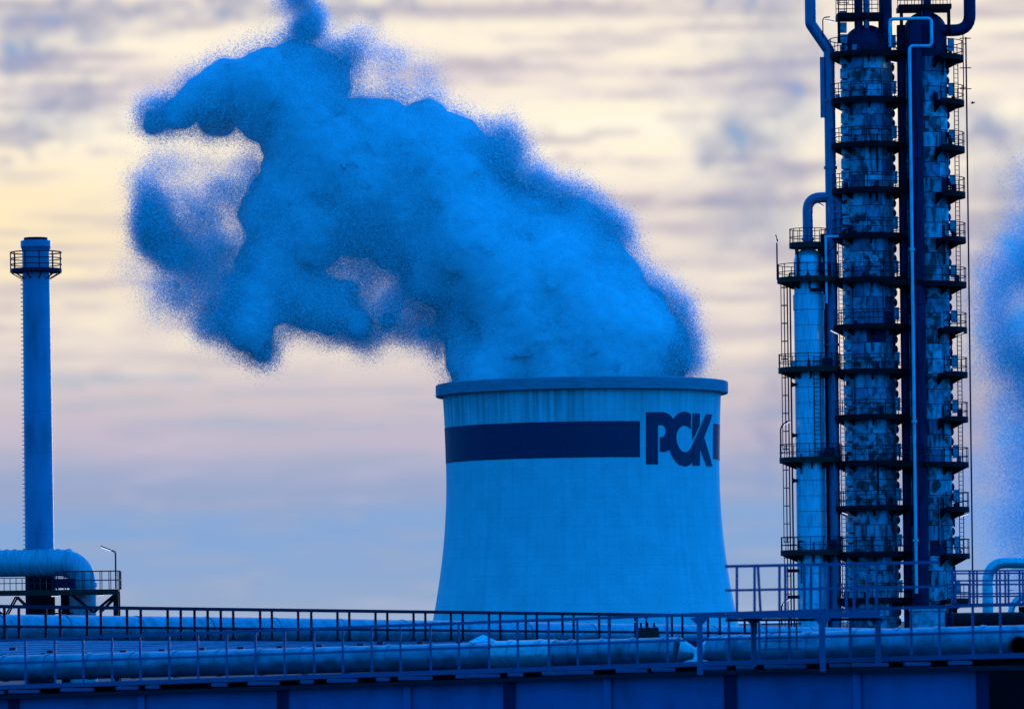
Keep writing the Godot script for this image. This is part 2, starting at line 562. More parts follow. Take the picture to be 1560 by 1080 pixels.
func make_tower() -> void:
	var base := Vector3(111.0 * TOWER_S, 0, -TOWER_D)
	var t := thing("cooling_tower", base, "huge pale concrete cooling tower with dark painted stripe and lettering", "cooling tower")
	var m: StandardMaterial3D = mats.concrete
	m.albedo_texture = shell_texture()
	m.uv1_scale = Vector3(1, 1.0 / 64.0, 1)
	var top := EYE + 347.5 * TOWER_S
	var prof := []
	for k in 41:
		var y := lerpf(0.0, top, k / 40.0)
		prof.append(Vector2(tower_r(y), y))
	var mb := MB.new()
	mb.lathe(prof, Vector3.ZERO, 96, PI / 2, PI / 2 + TAU, true)
	part("shell", mb, m, t)
	var inner := MB.new()
	var ip := []
	for k in 21:
		var y := lerpf(0.5, top + 1.0, 1.0 - k / 20.0)
		ip.append(Vector2(tower_r(y) - 0.5, y))
	inner.lathe(ip, Vector3.ZERO, 72, 0, TAU, true)
	part("inner_wall", inner, mats.inside, t)
	var rim := MB.new()
	var r0 := tower_r(top) - 0.3
	var r1 := 223.0 * TOWER_S
	var h := 18.5 * TOWER_S
	rim.lathe([Vector2(r0, top + 0.02), Vector2(r1 - 0.12, top + 0.02), Vector2(r1, top + 0.12), Vector2(r1, top + h - 0.15), Vector2(r1 - 0.15, top + h), Vector2(r0, top + h), Vector2(r0, top + 0.02)], Vector3.ZERO, 120)
	part("rim", rim, mats.rim_concrete, t)
	var lo := EYE + 246.5 * TOWER_S
	var hi := EYE + 300.0 * TOWER_S
	var e0 := on_shell(975, 670).x
	var e1 := on_shell(1086.5, 670).x
	var band := part("painted_stripe", paint([Vector2(-2.4, lo), Vector2(e0, lo), Vector2(e0, hi), Vector2(-2.4, hi)], 0.04), mats.stripe_blue, t)
	band.set_meta("label", "long dark blue stripe to the left of the letters")
	part("painted_stripe", paint([Vector2(e1, lo), Vector2(2.2, lo), Vector2(2.2, hi), Vector2(e1, hi)], 0.04), mats.stripe_blue, t)
	var letters := [
		[[200, 232], [425, 230], [460, 238], [495, 258], [522, 286], [545, 320], [565, 370], [575, 430], [575, 540], [560, 620], [530, 680], [490, 714], [455, 730], [425, 734], [378, 732], [376, 548], [412, 547], [434, 530], [449, 500], [452, 465], [444, 430], [425, 405], [398, 394], [352, 398], [354, 892], [202, 892]],
		[[770, 256], [740, 236], [690, 225], [655, 228], [618, 243], [580, 272], [545, 315], [518, 370], [498, 440], [488, 520], [485, 600], [490, 670], [500, 715], [520, 765], [550, 820], [585, 866], [630, 902], [690, 918], [735, 910], [765, 893], [792, 860], [830, 800], [830, 660], [798, 622], [775, 676], [750, 712], [722, 732], [692, 738], [655, 724], [622, 688], [598, 636], [586, 575], [587, 515], [602, 465], [630, 425], [662, 406], [695, 402], [730, 412], [768, 446]],
		[[790, 245], [880, 247], [879, 398], [790, 582], [783, 480]],
		[[958, 255], [1040, 262], [932, 550], [1037, 917], [966, 912], [884, 694], [881, 907], [790, 907], [788, 850], [800, 720], [790, 650], [800, 618]],
	]
	var off := 0.05
	for l in letters:
		var o := []
		for q in l:
			o.append(on_shell(960.0 + q[0] / 8.306, 600.0 + q[1] / 8.306))
		part("letter", paint(o, off), mats.stripe_blue, t)
		off += 0.02

# ---------------------------------------------------------------- steam
# billows of the plume: x, y in the view, radius, fullness
const BILLOWS := [
	[755, 575, 78, 1.0], [850, 575, 85, 1.0], [940, 572, 85, 1.0], [1003, 566, 58, 1.0], [720, 545, 55, 1.0], [800, 500, 92, 1.0], [890, 490, 95, 1.0], [970, 505, 78, 1.0], [1018, 515, 40, 0.9],
	[712, 495, 58, 1.0], [760, 430, 92, 1.0], [850, 420, 92, 1.0], [920, 425, 68, 1.0], [962, 455, 44, 0.9], [668, 425, 62, 1.0], [720, 370, 95, 1.0], [800, 360, 85, 1.0], [868, 362, 70, 1.0], [912, 388, 46, 1.0], [898, 334, 34, 0.8],
	[625, 345, 85, 1.0], [690, 290, 90, 1.0], [760, 315, 62, 1.0], [812, 318, 36, 0.9], [560, 290, 88, 1.0], [620, 235, 85, 1.0], [690, 225, 64, 1.0], [738, 232, 34, 0.9], [650, 188, 46, 1.0], [585, 188, 48, 1.0],
	[500, 240, 85, 1.0], [545, 178, 34, 0.9], [460, 180, 85, 1.0], [500, 122, 46, 0.95], [452, 104, 58, 1.0], [400, 124, 68, 1.0], [346, 134, 56, 1.0], [305, 146, 44, 1.0], [270, 176, 36, 0.95], [234, 188, 28, 0.9], [330, 180, 40, 1.0], [392, 186, 40, 1.0],
	[440, 290, 74, 1.0], [402, 325, 50, 1.0], [470, 350, 76, 1.0], [545, 350, 56, 1.0], [420, 395, 70, 1.0], [392, 455, 60, 1.0], [452, 450, 64, 1.0], [385, 512, 46, 0.95], [400, 540, 22, 0.8], [360, 490, 34, 0.9], [505, 465, 50, 0.95], [545, 492, 30, 0.85], [580, 420, 36, 0.36], [475, 468, 46, 0.85], [525, 450, 44, 0.62], [555, 398, 44, 0.5], [618, 450, 38, 0.46], [545, 505, 28, 0.7], [592, 490, 36, 0.55], [645, 505, 32, 0.5], [500, 500, 30, 0.75],
	[228, 312, 24, 0.66], [222, 340, 26, 0.68], [228, 366, 26, 0.66], [252, 380, 26, 0.66], [272, 392, 20, 0.55], [240, 350, 30, 0.5], [300, 335, 48, 0.42], [335, 380, 36, 0.48], [272, 440, 50, 0.42], [312, 488, 42, 0.46], [330, 300, 32, 0.5], [250, 250, 34, 0.36], [215, 280, 28, 0.34], [290, 415, 46, 0.40], [322, 450, 40, 0.44], [262, 300, 40, 0.34], [300, 375, 40, 0.40], [338, 425, 36, 0.50], [335, 505, 30, 0.42], [300, 250, 40, 0.22], [360, 262, 26, 0.3], [240, 470, 36, 0.26],
	[528, 88, 30, 0.55], [556, 58, 26, 0.42], [585, 100, 34, 0.36], [640, 112, 36, 0.30], [770, 208, 27, 0.62], [785, 250, 36, 0.42], [752, 262, 30, 0.5], [458, 2, 17, 0.62], [474, 24, 11, 0.6], [446, -28, 30, 0.7], [430, 4, 22, 0.3], [466, 42, 10, 0.4],
	[1050, 545, 24, 0.5], [600, 470, 32, 0.45], [640, 508, 30, 0.42], [1004, 452, 36, 0.42], [862, 300, 36, 0.5], [830, 282, 26, 0.35], [1040, 490, 26, 0.35], [205, 420, 36, 0.24], [470, 60, 40, 0.4], [225, 165, 26, 0.4], [940, 345, 26, 0.4], [560, 530, 26, 0.35],
]
# thin vapour of another tower drifting behind the columns
const DRIFT := [
	[1562, 455, 84, 1.0], [1590, 385, 62, 0.9], [1568, 525, 80, 0.9], [1575, 600, 76, 0.6], [1580, 690, 80, 0.5], [1575, 780, 84, 0.5], [1610, 480, 80, 0.9], [1585, 860, 70, 0.45], [1580, 280, 50, 0.4],
]
var cell := 6.0
var GX := 171
var GY := 124
var GZ := 54
var grid_x := 110.0
var grid_y := 650.0
var grid_d := TOWER_D
var field := PackedFloat32Array()

func grid_point(g: Vector3) -> Vector3:      # grid cells to metres, round the depth at which the plume drifts
	return at(grid_x + g.x * cell, grid_y - g.y * cell, grid_d - (g.z - GZ * 0.5) * cell * grid_d / FOCAL)

func fill_field(all: Array) -> void:
	field.resize(GX * GY * GZ)
	field.fill(0.0)
	var deep := []
	for b in all:
		var away: float = clampf((575.0 - b[1]) / 300.0, 0.0, 1.0)
		deep.append([b[0], b[1], b[2], b[3], rng.randf_range(-34.0, 34.0) * (1.0 - b[2] / 130.0)])
		if b[1] > 360 and b[2] > 75:
			for sg in [-1.0, 1.0]:
				deep.append([b[0], b[1] + 6, b[2] * 0.86, b[3], sg * (70.0 - 25.0 * away)])
	for b in deep:
		var c := Vector3((b[0] - grid_x) / cell, (grid_y - b[1]) / cell, b[4] / cell + GZ * 0.5)
		var r: float = b[2] / cell * 1.5
		for k in range(maxi(0, int(c.z - r)), mini(GZ, int(c.z + r) + 2)):
			for j in range(maxi(0, int(c.y - r)), mini(GY, int(c.y + r) + 2)):
				for i in range(maxi(0, int(c.x - r)), mini(GX, int(c.x + r) + 2)):
					var d := (Vector3(i, j, k) - c).length_squared() / (r * r)
					if d < 1.0:
						var q := (k * GY + j) * GX + i
						var f: float = b[3] * (1.0 - d) * (1.0 - d)
						var old := field[q]
						field[q] = maxf(old, f) + minf(old, f) * 0.22

func field_at(g: Vector3) -> float:
	var i := clampi(int(g.x), 0, GX - 2)
	var j := clampi(int(g.y), 0, GY - 2)
	var k := clampi(int(g.z), 0, GZ - 2)
	var x := clampf(g.x - i, 0.0, 1.0)
	var y := clampf(g.y - j, 0.0, 1.0)
	var z := clampf(g.z - k, 0.0, 1.0)
	var q := (k * GY + j) * GX + i
	var a := lerpf(lerpf(field[q], field[q + 1], x), lerpf(field[q + GX], field[q + GX + 1], x), y)
	q += GX * GY
	var b := lerpf(lerpf(field[q], field[q + 1], x), lerpf(field[q + GX], field[q + GX + 1], x), y)
	return lerpf(a, b, z)

# the plume's density with its curls, on the grid
var dense := PackedFloat32Array()
var edge_cells := PackedInt32Array()

func curl_field(ragged: float, freq: float, sd: int, lowest: float, highest: float) -> void:
	var puff := noise(freq, 5, sd)
	puff.fractal_gain = 0.55
	puff.domain_warp_enabled = true
	puff.domain_warp_amplitude = 0.22 / freq
	puff.domain_warp_frequency = freq * 0.7
	puff.domain_warp_fractal_octaves = 3
	dense.resize(field.size())
	dense.fill(0.0)
	for k in range(1, GZ - 1):
		for j in range(1, GY - 1):
			for i in range(1, GX - 1):
				var q := (k * GY + j) * GX + i
				var f := field[q]
				if f > 0.001:
					dense[q] = f + ragged * minf(1.0, f * 3.5) * puff.get_noise_3d(i * cell, j * cell, k * cell)
	edge_cells.clear()
	for k in GZ - 1:
		for j in GY - 1:
			var q := (k * GY + j) * GX
			for i in GX - 1:
				var a := dense[q]
				var b := dense[q + 1]
				var c := dense[q + GX]
				var d := dense[q + GX * GY]
				if maxf(maxf(a, b), maxf(c, d)) > lowest - 0.12 and minf(minf(a, b), minf(c, d)) < highest + 0.12:
					edge_cells.push_back(q)
				q += 1

# one closed surface of even density (surface nets); smooth: how far the slope is averaged for its normals
func even_surface(level: float, smooth: float) -> MB:
	var mb := MB.new()
	var node := PackedInt32Array()
	node.resize(field.size())
	node.fill(-1)
	var step := [0, 1, GX, GX + 1, GX * GY, GX * GY + 1, GX * GY + GX, GX * GY + GX + 1]
	var pairs := [[0, 1], [2, 3], [4, 5], [6, 7], [0, 2], [1, 3], [4, 6], [5, 7], [0, 4], [1, 5], [2, 6], [3, 7]]
	var used := PackedInt32Array()
	for q in edge_cells:
		var first := dense[q] > level
		var mixed := false
		for s in 7:
			if (dense[q + step[s + 1]] > level) != first:
				mixed = true
				break
		if not mixed:
			continue
		var sum := Vector3.ZERO
		var cnt := 0
		for e in pairs:
			var fa := dense[q + step[e[0]]] - level
			var fb := dense[q + step[e[1]]] - level
			if (fa > 0.0) != (fb > 0.0):
				var t := fa / (fa - fb)
				sum += Vector3(e[0] & 1, (e[0] >> 1) & 1, e[0] >> 2).lerp(Vector3(e[1] & 1, (e[1] >> 1) & 1, e[1] >> 2), t)
				cnt += 1
		var g := Vector3(q % GX, (q / GX) % GY, q / (GX * GY)) + sum / cnt
		var d := smooth
		var grad := Vector3(field_at(g + Vector3(d, 0, 0)) - field_at(g - Vector3(d, 0, 0)), field_at(g + Vector3(0, d, 0)) - field_at(g - Vector3(0, d, 0)), field_at(g + Vector3(0, 0, d)) - field_at(g - Vector3(0, 0, d))) / d
		var near := Vector3(dense[q + 1] - dense[q], dense[q + GX] - dense[q], dense[q + GX * GY] - dense[q])
		grad = grad + near * 0.10
		node[q] = mb.vert(grid_point(g), -grad.normalized() if grad.length() > 0.00001 else Vector3.UP)
		used.push_back(q)
	var ax := [1, GX, GX * GY]
	for q in used:
		var inside := dense[q] > level
		for n in 3:
			if (dense[q + ax[n]] > level) == inside:
				continue
			var u: int = ax[(n + 1) % 3]
			var w: int = ax[(n + 2) % 3]
			var a := node[q]
			var b := node[q - u]
			var c := node[q - u - w]
			var e := node[q - w]
			if b < 0 or c < 0 or e < 0:
				continue
			mb.quad(a, b, c, e)
	return mb

func veil(alpha: float) -> StandardMaterial3D:
	var m: StandardMaterial3D = mats.steam.duplicate()
	m.resource_name = "thin_steam"
	m.transparency = BaseMaterial3D.TRANSPARENCY_ALPHA
	m.albedo_color.a = alpha
	m.albedo_texture = mats.wisps.albedo_texture
	m.uv1_triplanar = true
	m.uv1_world_triplanar = true
	m.uv1_scale = Vector3(0.045, 0.045, 0.045) * (1.0 if grid_d < 800.0 else 0.4)
	m.uv1_offset = Vector3(alpha * 7.3, alpha * 3.1, alpha * 5.7)
	m.metallic_specular = 0.0
	return m

# the thinnest vapour: droplets, far smaller than can be told apart, crowding towards the denser steam
func droplets(t: Node3D, from: Array, count: int, lo: float, hi: float, gain: float, size: float, m_: Material) -> void:
	var shapes := []
	for k in 6:
		var pv := PackedVector3Array()
		var pn := PackedVector3Array()
		for i in 40:
			var c := Vector3(rng.randfn(), rng.randfn(), rng.randfn()) * 0.7
			var z := Vector3(rng.randfn() * 0.6, rng.randfn() * 0.6, 1.0).normalized()
			var x := z.cross(Vector3(rng.randfn(), rng.randfn(), 0.2)).normalized()
			var y := z.cross(x)
			var s := rng.randf_range(0.7, 1.3) * size
			var a := rng.randf() * TAU
			for j in 3:
				pv.push_back(c + (x * cos(a - 2.0944 * j) + y * sin(a - 2.0944 * j)) * s)
				pn.push_back(z)
		shapes.append([pv, pn])
	var v := PackedVector3Array()
	var n := PackedVector3Array()
	var made := 0
	var tries := 0
	while made < count and tries < count * 30:
		tries += 1
		var b: Array = from[rng.randi() % from.size()]
		var o: Vector3 = Vector3(rng.randfn(), rng.randfn(), rng.randfn()).normalized() * pow(rng.randf(), 0.36) * b[2] * 1.45
		var g := Vector3((b[0] + o.x - grid_x) / cell, (grid_y - b[1] - o.y) / cell, o.z / cell + GZ * 0.5)
		if g.x < 1 or g.y < 1 or g.z < 1 or g.x > GX - 2 or g.y > GY - 2 or g.z > GZ - 2:
			continue
		var dens := dense[(int(g.z) * GY + int(g.y)) * GX + int(g.x)]
		if dens < lo or dens > hi or rng.randf() > gain * pow((dens - lo) / (hi - lo), 1.35):
			continue
		var d := 1.5
		var grad := Vector3(field_at(g + Vector3(d, 0, 0)) - field_at(g - Vector3(d, 0, 0)), field_at(g + Vector3(0, d, 0)) - field_at(g - Vector3(0, d, 0)), field_at(g + Vector3(0, 0, d)) - field_at(g - Vector3(0, 0, d)))
		var z := (-grad * 4.0 + Vector3(rng.randfn(), rng.randfn(), rng.randfn()) * 0.15).normalized()
		var x := Vector3(rng.randfn(), rng.randfn(), rng.randfn()).cross(z).normalized()
		if rng.randf() < 0.65 * z.z * z.z and hi < 0.9:      # fewer where the dense steam behind hides that any are there
			continue
		var s := rng.randf_range(1.0, 1.9) * (cell / 6.0)
		var turn := Basis(x, z.cross(x), z)
		var shape: Array = shapes[rng.randi() % 6]
		v.append_array(Transform3D(turn * Basis.from_scale(Vector3(s, s, s)), grid_point(g)) * shape[0])
		n.append_array(Transform3D(turn, Vector3.ZERO) * shape[1])
		made += 1
	print("droplets ", v.size() / 3, " tries ", tries)
	var a := []
	a.resize(Mesh.ARRAY_MAX)
	a[Mesh.ARRAY_VERTEX] = v
	a[Mesh.ARRAY_NORMAL] = n
	var m := ArrayMesh.new()
	m.add_surface_from_arrays(Mesh.PRIMITIVE_TRIANGLES, a)
	var inst := MeshInstance3D.new()
	inst.name = "thin_steam"
	inst.mesh = m
	inst.material_override = m_
	inst.set_meta("kind", "stuff")
	t.add_child(inst, true)

func make_steam() -> void:
	var t := thing("steam_plume", Vector3.ZERO, "great billowing blue steam plume drifting left from the cooling tower's mouth", "steam")
	fill_field(BILLOWS)
	curl_field(0.26, 0.016, 81, 0.2, 0.70)
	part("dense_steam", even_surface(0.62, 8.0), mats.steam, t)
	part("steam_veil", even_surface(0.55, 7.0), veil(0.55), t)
	curl_field(0.52, 0.021, 82, 0.2, 0.7)
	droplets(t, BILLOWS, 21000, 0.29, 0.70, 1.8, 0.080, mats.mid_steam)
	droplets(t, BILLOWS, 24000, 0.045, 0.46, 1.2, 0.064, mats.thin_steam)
	droplets(t, BILLOWS.filter(func(b: Array) -> bool: return b[3] < 0.7), 17000, 0.03, 0.52, 1.0, 0.067, mats.thin_steam)
	cell = 10.0
	GX = 62
	GY = 100
	GZ = 26
	grid_x = 1066.0
	grid_y = 960.0
	grid_d = 950.0
	fill_field(DRIFT)
	curl_field(0.5, 0.013, 33, 0.03, 0.5)
	var u := thing("steam_plume", Vector3.ZERO, "thin hazy blue steam drifting behind the columns at the right edge", "steam")
	droplets(u, DRIFT, 13000, 0.02, 1.0, 1.0, 0.100, mats.haze_steam)

# ---------------------------------------------------------------- lamps
# a lamp on a bent pole: points of the pole in metres, then the two ends of its head
func pole_lamp(pole: Array, a: Vector3, b: Vector3, r: float, label: String, group := "lamps on the steel platforms") -> void:
	var base: Vector3 = pole[0]
	var t := thing("pole_lamp", base, label, "lamp", group)
	var p := []
	for q in pole:
		p.append(q - base)
	var mb := MB.new()
	mb.pipe(rounded(p, r * 6.0, 4), r, 6)
	part("pole", mb, mats.rail_dark, t)
	lamp_head(t, a - base, b - base, r * 1.7)

func lamp_head(t: Node3D, a: Vector3, b: Vector3, w: float) -> void:
	var head := MB.new()
	head.beam(a + Vector3(0, w * 0.7, 0), b + Vector3(0, w * 0.7, 0), w * 2.4, w * 0.7)
	part("lamp_head", head, mats.rail_dark, t)
	var tube := MB.new()
	tube.beam(a.lerp(b, 0.04), a.lerp(b, 0.96), w * 2.1, w * 0.66)
	part("lamp_tube", tube, mats.lamp_white, t)
	var l := OmniLight3D.new()
	l.name = "lamp_light"
	l.position = (a + b) * 0.5 - Vector3(0, w * 1.3, 0)
	l.light_energy = 0.02
	l.light_size = w
	l.light_color = Color(1.0, 0.96, 0.95)
	l.omni_range = 60.0
	l.omni_attenuation = 2.0
	l.shadow_enabled = true
	t.add_child(l)

func tube_lamp(a: Vector3, b: Vector3, w: float, label: String) -> void:
	var t := thing("tube_lamp", a, label, "lamp", "tube lamps under the decks")
	lamp_head(t, Vector3.ZERO, b - a, w)

# rails and posts along straight runs: top height, list of lower rails, positions of posts
func straight_railing(mb: MB, a: Vector3, b: Vector3, heights: Array, posts: int, w: float) -> void:
	for h in heights:
		mb.beam(a + Vector3(0, h, 0), b + Vector3(0, h, 0), w, w)
	for i in posts:
		var p := a.lerp(b, float(i) / maxf(1.0, posts - 1.0))
		mb.box(p + Vector3(0, heights[0] * 0.5, 0), Vector3(w, heights[0], w) * Vector3(0.9, 1, 0.9))

# ---------------------------------------------------------------- chimney, duct and platform on the left
const LEFT_D := 300.0
const LEFT_S := LEFT_D / FOCAL

func lf(x: float, y: float, z := 0.0) -> Vector3:
	return Vector3(x * LEFT_S, EYE + y * LEFT_S, -LEFT_D + z * LEFT_S)

func make_chimney() -> void:
	var base := Vector3(-719.0 * LEFT_S, 0, -LEFT_D)
	var t := thing("chimney", base, "slender blue steel chimney with a railed ring gallery under its top", "chimney")
	var s := LEFT_S
	var yy := func(q: float) -> float: return EYE + q * s
	var low_shaft := MB.new()
	low_shaft.lathe([Vector2(22.6 * s, 0), Vector2(22.6 * s, yy.call(85.0))], Vector3.ZERO, 40)
	part("dark_low_shaft", low_shaft, mats.black_steel, t)  # lower end of the chimney, coloured near black
	var n_courses := 8
	for k in n_courses:
		var y0 := lerpf(85.0, 584.0, float(k) / n_courses)
		var y1 := lerpf(85.0, 584.0, float(k + 1) / n_courses)
		var r0 := lerpf(22.4, 20.8, float(k) / n_courses) * s
		var r1 := lerpf(22.4, 20.8, float(k + 1) / n_courses) * s
		var mb := MB.new()
		mb.lathe([Vector2(r0, yy.call(y0)), Vector2(r1, yy.call(y1) - 0.012), Vector2(r1 - 0.012, yy.call(y1))], Vector3.ZERO, 48)
		part("shaft_section", mb, mats.chimney, t)
	var collar := MB.new()
	collar.lathe([Vector2(20.6 * s, yy.call(579.0)), Vector2(22.6 * s, yy.call(584.0)), Vector2(23.2 * s, yy.call(585.0)), Vector2(23.2 * s, yy.call(593.5)), Vector2(22.8 * s, yy.call(594.3)), Vector2(18.0 * s, yy.call(594.6))], Vector3.ZERO, 48)
	part("collar", collar, mats.chimney, t)
	var lip := MB.new()
	lip.lathe([Vector2(18.2 * s, yy.call(594.0)), Vector2(18.2 * s, yy.call(599.0)), Vector2(16.5 * s, yy.call(599.0)), Vector2(16.5 * s, yy.call(560.0))], Vector3.ZERO, 40)
	part("lip", lip, mats.navy, t)
	var g := MB.new()
	g.sector(Vector3(0, yy.call(546.0), 0), 20.5 * s, 38.5 * s, 3.0 * s, 0, TAU, 40)
	g.lathe([Vector2(38.4 * s, yy.call(546.0)), Vector2(39.2 * s, yy.call(546.0)), Vector2(39.2 * s, yy.call(551.5)), Vector2(38.4 * s, yy.call(551.5)), Vector2(38.4 * s, yy.call(546.0))], Vector3.ZERO, 40)
	for i in 10:
		var o := Vector3(cos(TAU * i / 10.0), 0, sin(TAU * i / 10.0))
		g.beam(o * 21.0 * s + Vector3(0, yy.call(536.0), 0), o * 37.0 * s + Vector3(0, yy.call(545.0), 0), 0.07, 0.07)
	var gal := part("gallery", g, mats.rail_dark, t)
	var rail := MB.new()
	for q in [576.5, 567.0, 558.0]:
		rail.arc_rail(Vector3(0, yy.call(q), 0), 38.6 * s, 0.036 if q > 570.0 else 0.03, 0, TAU, 40)
	for i in 11:
		var o := Vector3(cos(TAU * i / 11.0 + 0.2), 0, sin(TAU * i / 11.0 + 0.2)) * 38.6 * s
		rail.tube(o + Vector3(0, yy.call(546.0), 0), o + Vector3(0, yy.call(576.5), 0), 0.04, 5)
	part("railing", rail, mats.rail_dark, gal)
	var irons := MB.new()
	for i in 64:
		var q := 125.0 + i * 6.6
		var r := lerpf(22.2, 20.8, (q - 85.0) / 500.0) * s
		for sg in [-1.0, 1.0]:
			irons.box(Vector3(-r - 0.04, yy.call(q), sg * 0.16), Vector3(0.16, 0.03, 0.03))
		irons.box(Vector3(-r - 0.11, yy.call(q), 0), Vector3(0.03, 0.03, 0.34))
	part("climbing_irons", irons, mats.rail_dark, t)

func make_left_group() -> void:
	make_chimney()
	var s := LEFT_S
	# the duct
	var base := lf(-850, -40, 22)
	var t := thing("insulated_duct", base, "fat pale blue clad duct under the chimney, elbow turned down at its right end", "duct")
	var r := 20.5 * s
	var mb := MB.new()
	var path := []
	for q in rounded([lf(-1150, 103, 22), lf(-652, 103, 22), lf(-652, -240, 22)], 36.0 * s, 9):
		path.append(q - base)
	mb.pipe(path, r, 36)
	part("cladding", mb, mats.clad, t)
	for k in 11:
		var x := -800.0 + k * 13.0
		var b := MB.new()
		var tilt := rng.randf_range(1.0, 5.0)
		var a0 := lf(x - tilt, 103, 22) - base
		b.tube(a0, a0 + Vector3(0.16, 0.012 * tilt, 0.02 * tilt), r + 0.03, 36)
		part("seam_band", b, mats.clad, t)
	var c := MB.new()
	c.lathe([Vector2(r, 0), Vector2(r + 0.07, 0.02), Vector2(r + 0.07, 0.25), Vector2(r, 0.27)], lf(-652, 66, 22) - base, 36)
	part("flange", c, mats.clad, t)
	# a pillar and a cabinet in the dark below
	var p := MB.new()
	p.lathe([Vector2(9.5 * s, 0), Vector2(9.5 * s, EYE + 56.0 * s), Vector2(6.0 * s, EYE + 60.0 * s)], Vector3.ZERO, 20)
	p.box(Vector3(0, EYE + 30.0 * s, 0), Vector3(26.0 * s, 4.0 * s, 12.0 * s))
	whole("steel_pillar", p, mats.black_steel, Vector3(-679.0 * s, 0, -LEFT_D - 6.0 * s), "black round pillar under the platform deck, right of the chimney foot", "pillar")
	var cab := thing("control_cabinet", lf(-676, 63.2, 60), "black low cabinet standing on the platform deck beneath the duct", "cabinet")
	var cb := MB.new()
	cb.box(Vector3(0, 7.5 * s, 0), Vector3(32.0 * s, 13.0 * s, 12.0 * s))
	part("body", cb, mats.navy, cab)
	var cl := MB.new()
	cl.box(Vector3(0, 14.6 * s, 0), Vector3(34.0 * s, 1.2 * s, 14.0 * s))
	part("lid", cl, mats.rail_dark, cab)
	for q in [-11.0, 11.0]:
		var f := MB.new()
		f.box(Vector3(q * s, 0.5 * s, 0), Vector3(3.0 * s, 1.0 * s, 9.0 * s))
		part("foot", f, mats.rail_dark, cab)
	# the platform
	var d := thing("service_platform", Vector3(-700.0 * s, 0, -LEFT_D + 64.0 * s), "dark green steel platform on trusses beside the duct, railed on both sides", "platform")
	var o := Vector3(-700.0 * s, 0, -LEFT_D + 64.0 * s)
	var x1 := -593.5
	var deck := MB.new()
	deck.beam(lf(-1000, 60, 64) - o, lf(x1, 60, 64) - o, 38.0 * s, 3.0 * s)
	for z in [46.0, 82.0]:
		deck.beam(lf(-1000, 57.5, z) - o, lf(x1, 57.5, z) - o, 0.1, 8.0 * s)
	part("deck", deck, mats.green_steel, d)
	for z in [48.0, 80.0]:
		var tr := MB.new()
		for q in [[-800, 46, -765, 22], [-765, 22, -748, 52], [-748, 52, -722, 26], [-665, 54, -632, 27], [-632, 27, -600, 53], [-622, 27, -600, 48], [-722, 26, -665, 26], [-765, 22, -800, 24]]:
			tr.beam(lf(q[0], q[1], z) - o, lf(q[2], q[3], z) - o, 0.1, 0.1)
		part("truss", tr, mats.black_steel, d)
		var lg := MB.new()
		lg.box(Vector3(-597.0 * s - o.x, (EYE + 54.0 * s) * 0.5, lf(0, 0, z).z - o.z), Vector3(7.5 * s, EYE + 54.0 * s, 0.28))
		part("leg", lg, mats.black_steel, d)
		var ra := MB.new()
		straight_railing(ra, lf(-688, 61, z) - o, lf(x1, 61, z) - o, [28.0 * s, 14.5 * s], 8, 0.055)
		if z > 60.0:
			straight_railing(ra, lf(-1000, 61, z) - o, lf(-666, 61, z) - o, [19.0 * s, 11.0 * s], 38, 0.05)
		part("railing", ra, mats.rail_dark, d)
	var er := MB.new()
	straight_railing(er, lf(x1 + 2.0, 61, 48) - o, lf(x1 + 2.0, 61, 80) - o, [28.0 * s, 14.5 * s], 3, 0.055)
	part("railing", er, mats.rail_dark, d)
	pole_lamp([lf(-597, 62, 77), lf(-597, 117.5, 77), lf(-603, 120, 77)], lf(-604, 119, 77), lf(-619, 125, 77), 0.055, "bent lamp pole at the right end of the green platform")
	tube_lamp(lf(-627, 52, 64), lf(-616, 52.4, 64), 0.07, "white tube lamp under the green platform, right of the duct")
	tube_lamp(lf(-697, 52, 56), lf(-686, 52, 56), 0.07, "white tube lamp under the green platform, between chimney and pillar")

# ---------------------------------------------------------------- the columns on the right
const COL_D := 330.0
const COL_S := COL_D / FOCAL

func cl(x: float, y: float, z := 0.0) -> Vector3:
	return Vector3(x * COL_S, EYE + y * COL_S, -COL_D + z * COL_S)

# height over the eye line of something that the view shows at height py, near px
func hh(px: float, py: float) -> float:
	return 952.0 - py - ROLL * (px - 780.0)

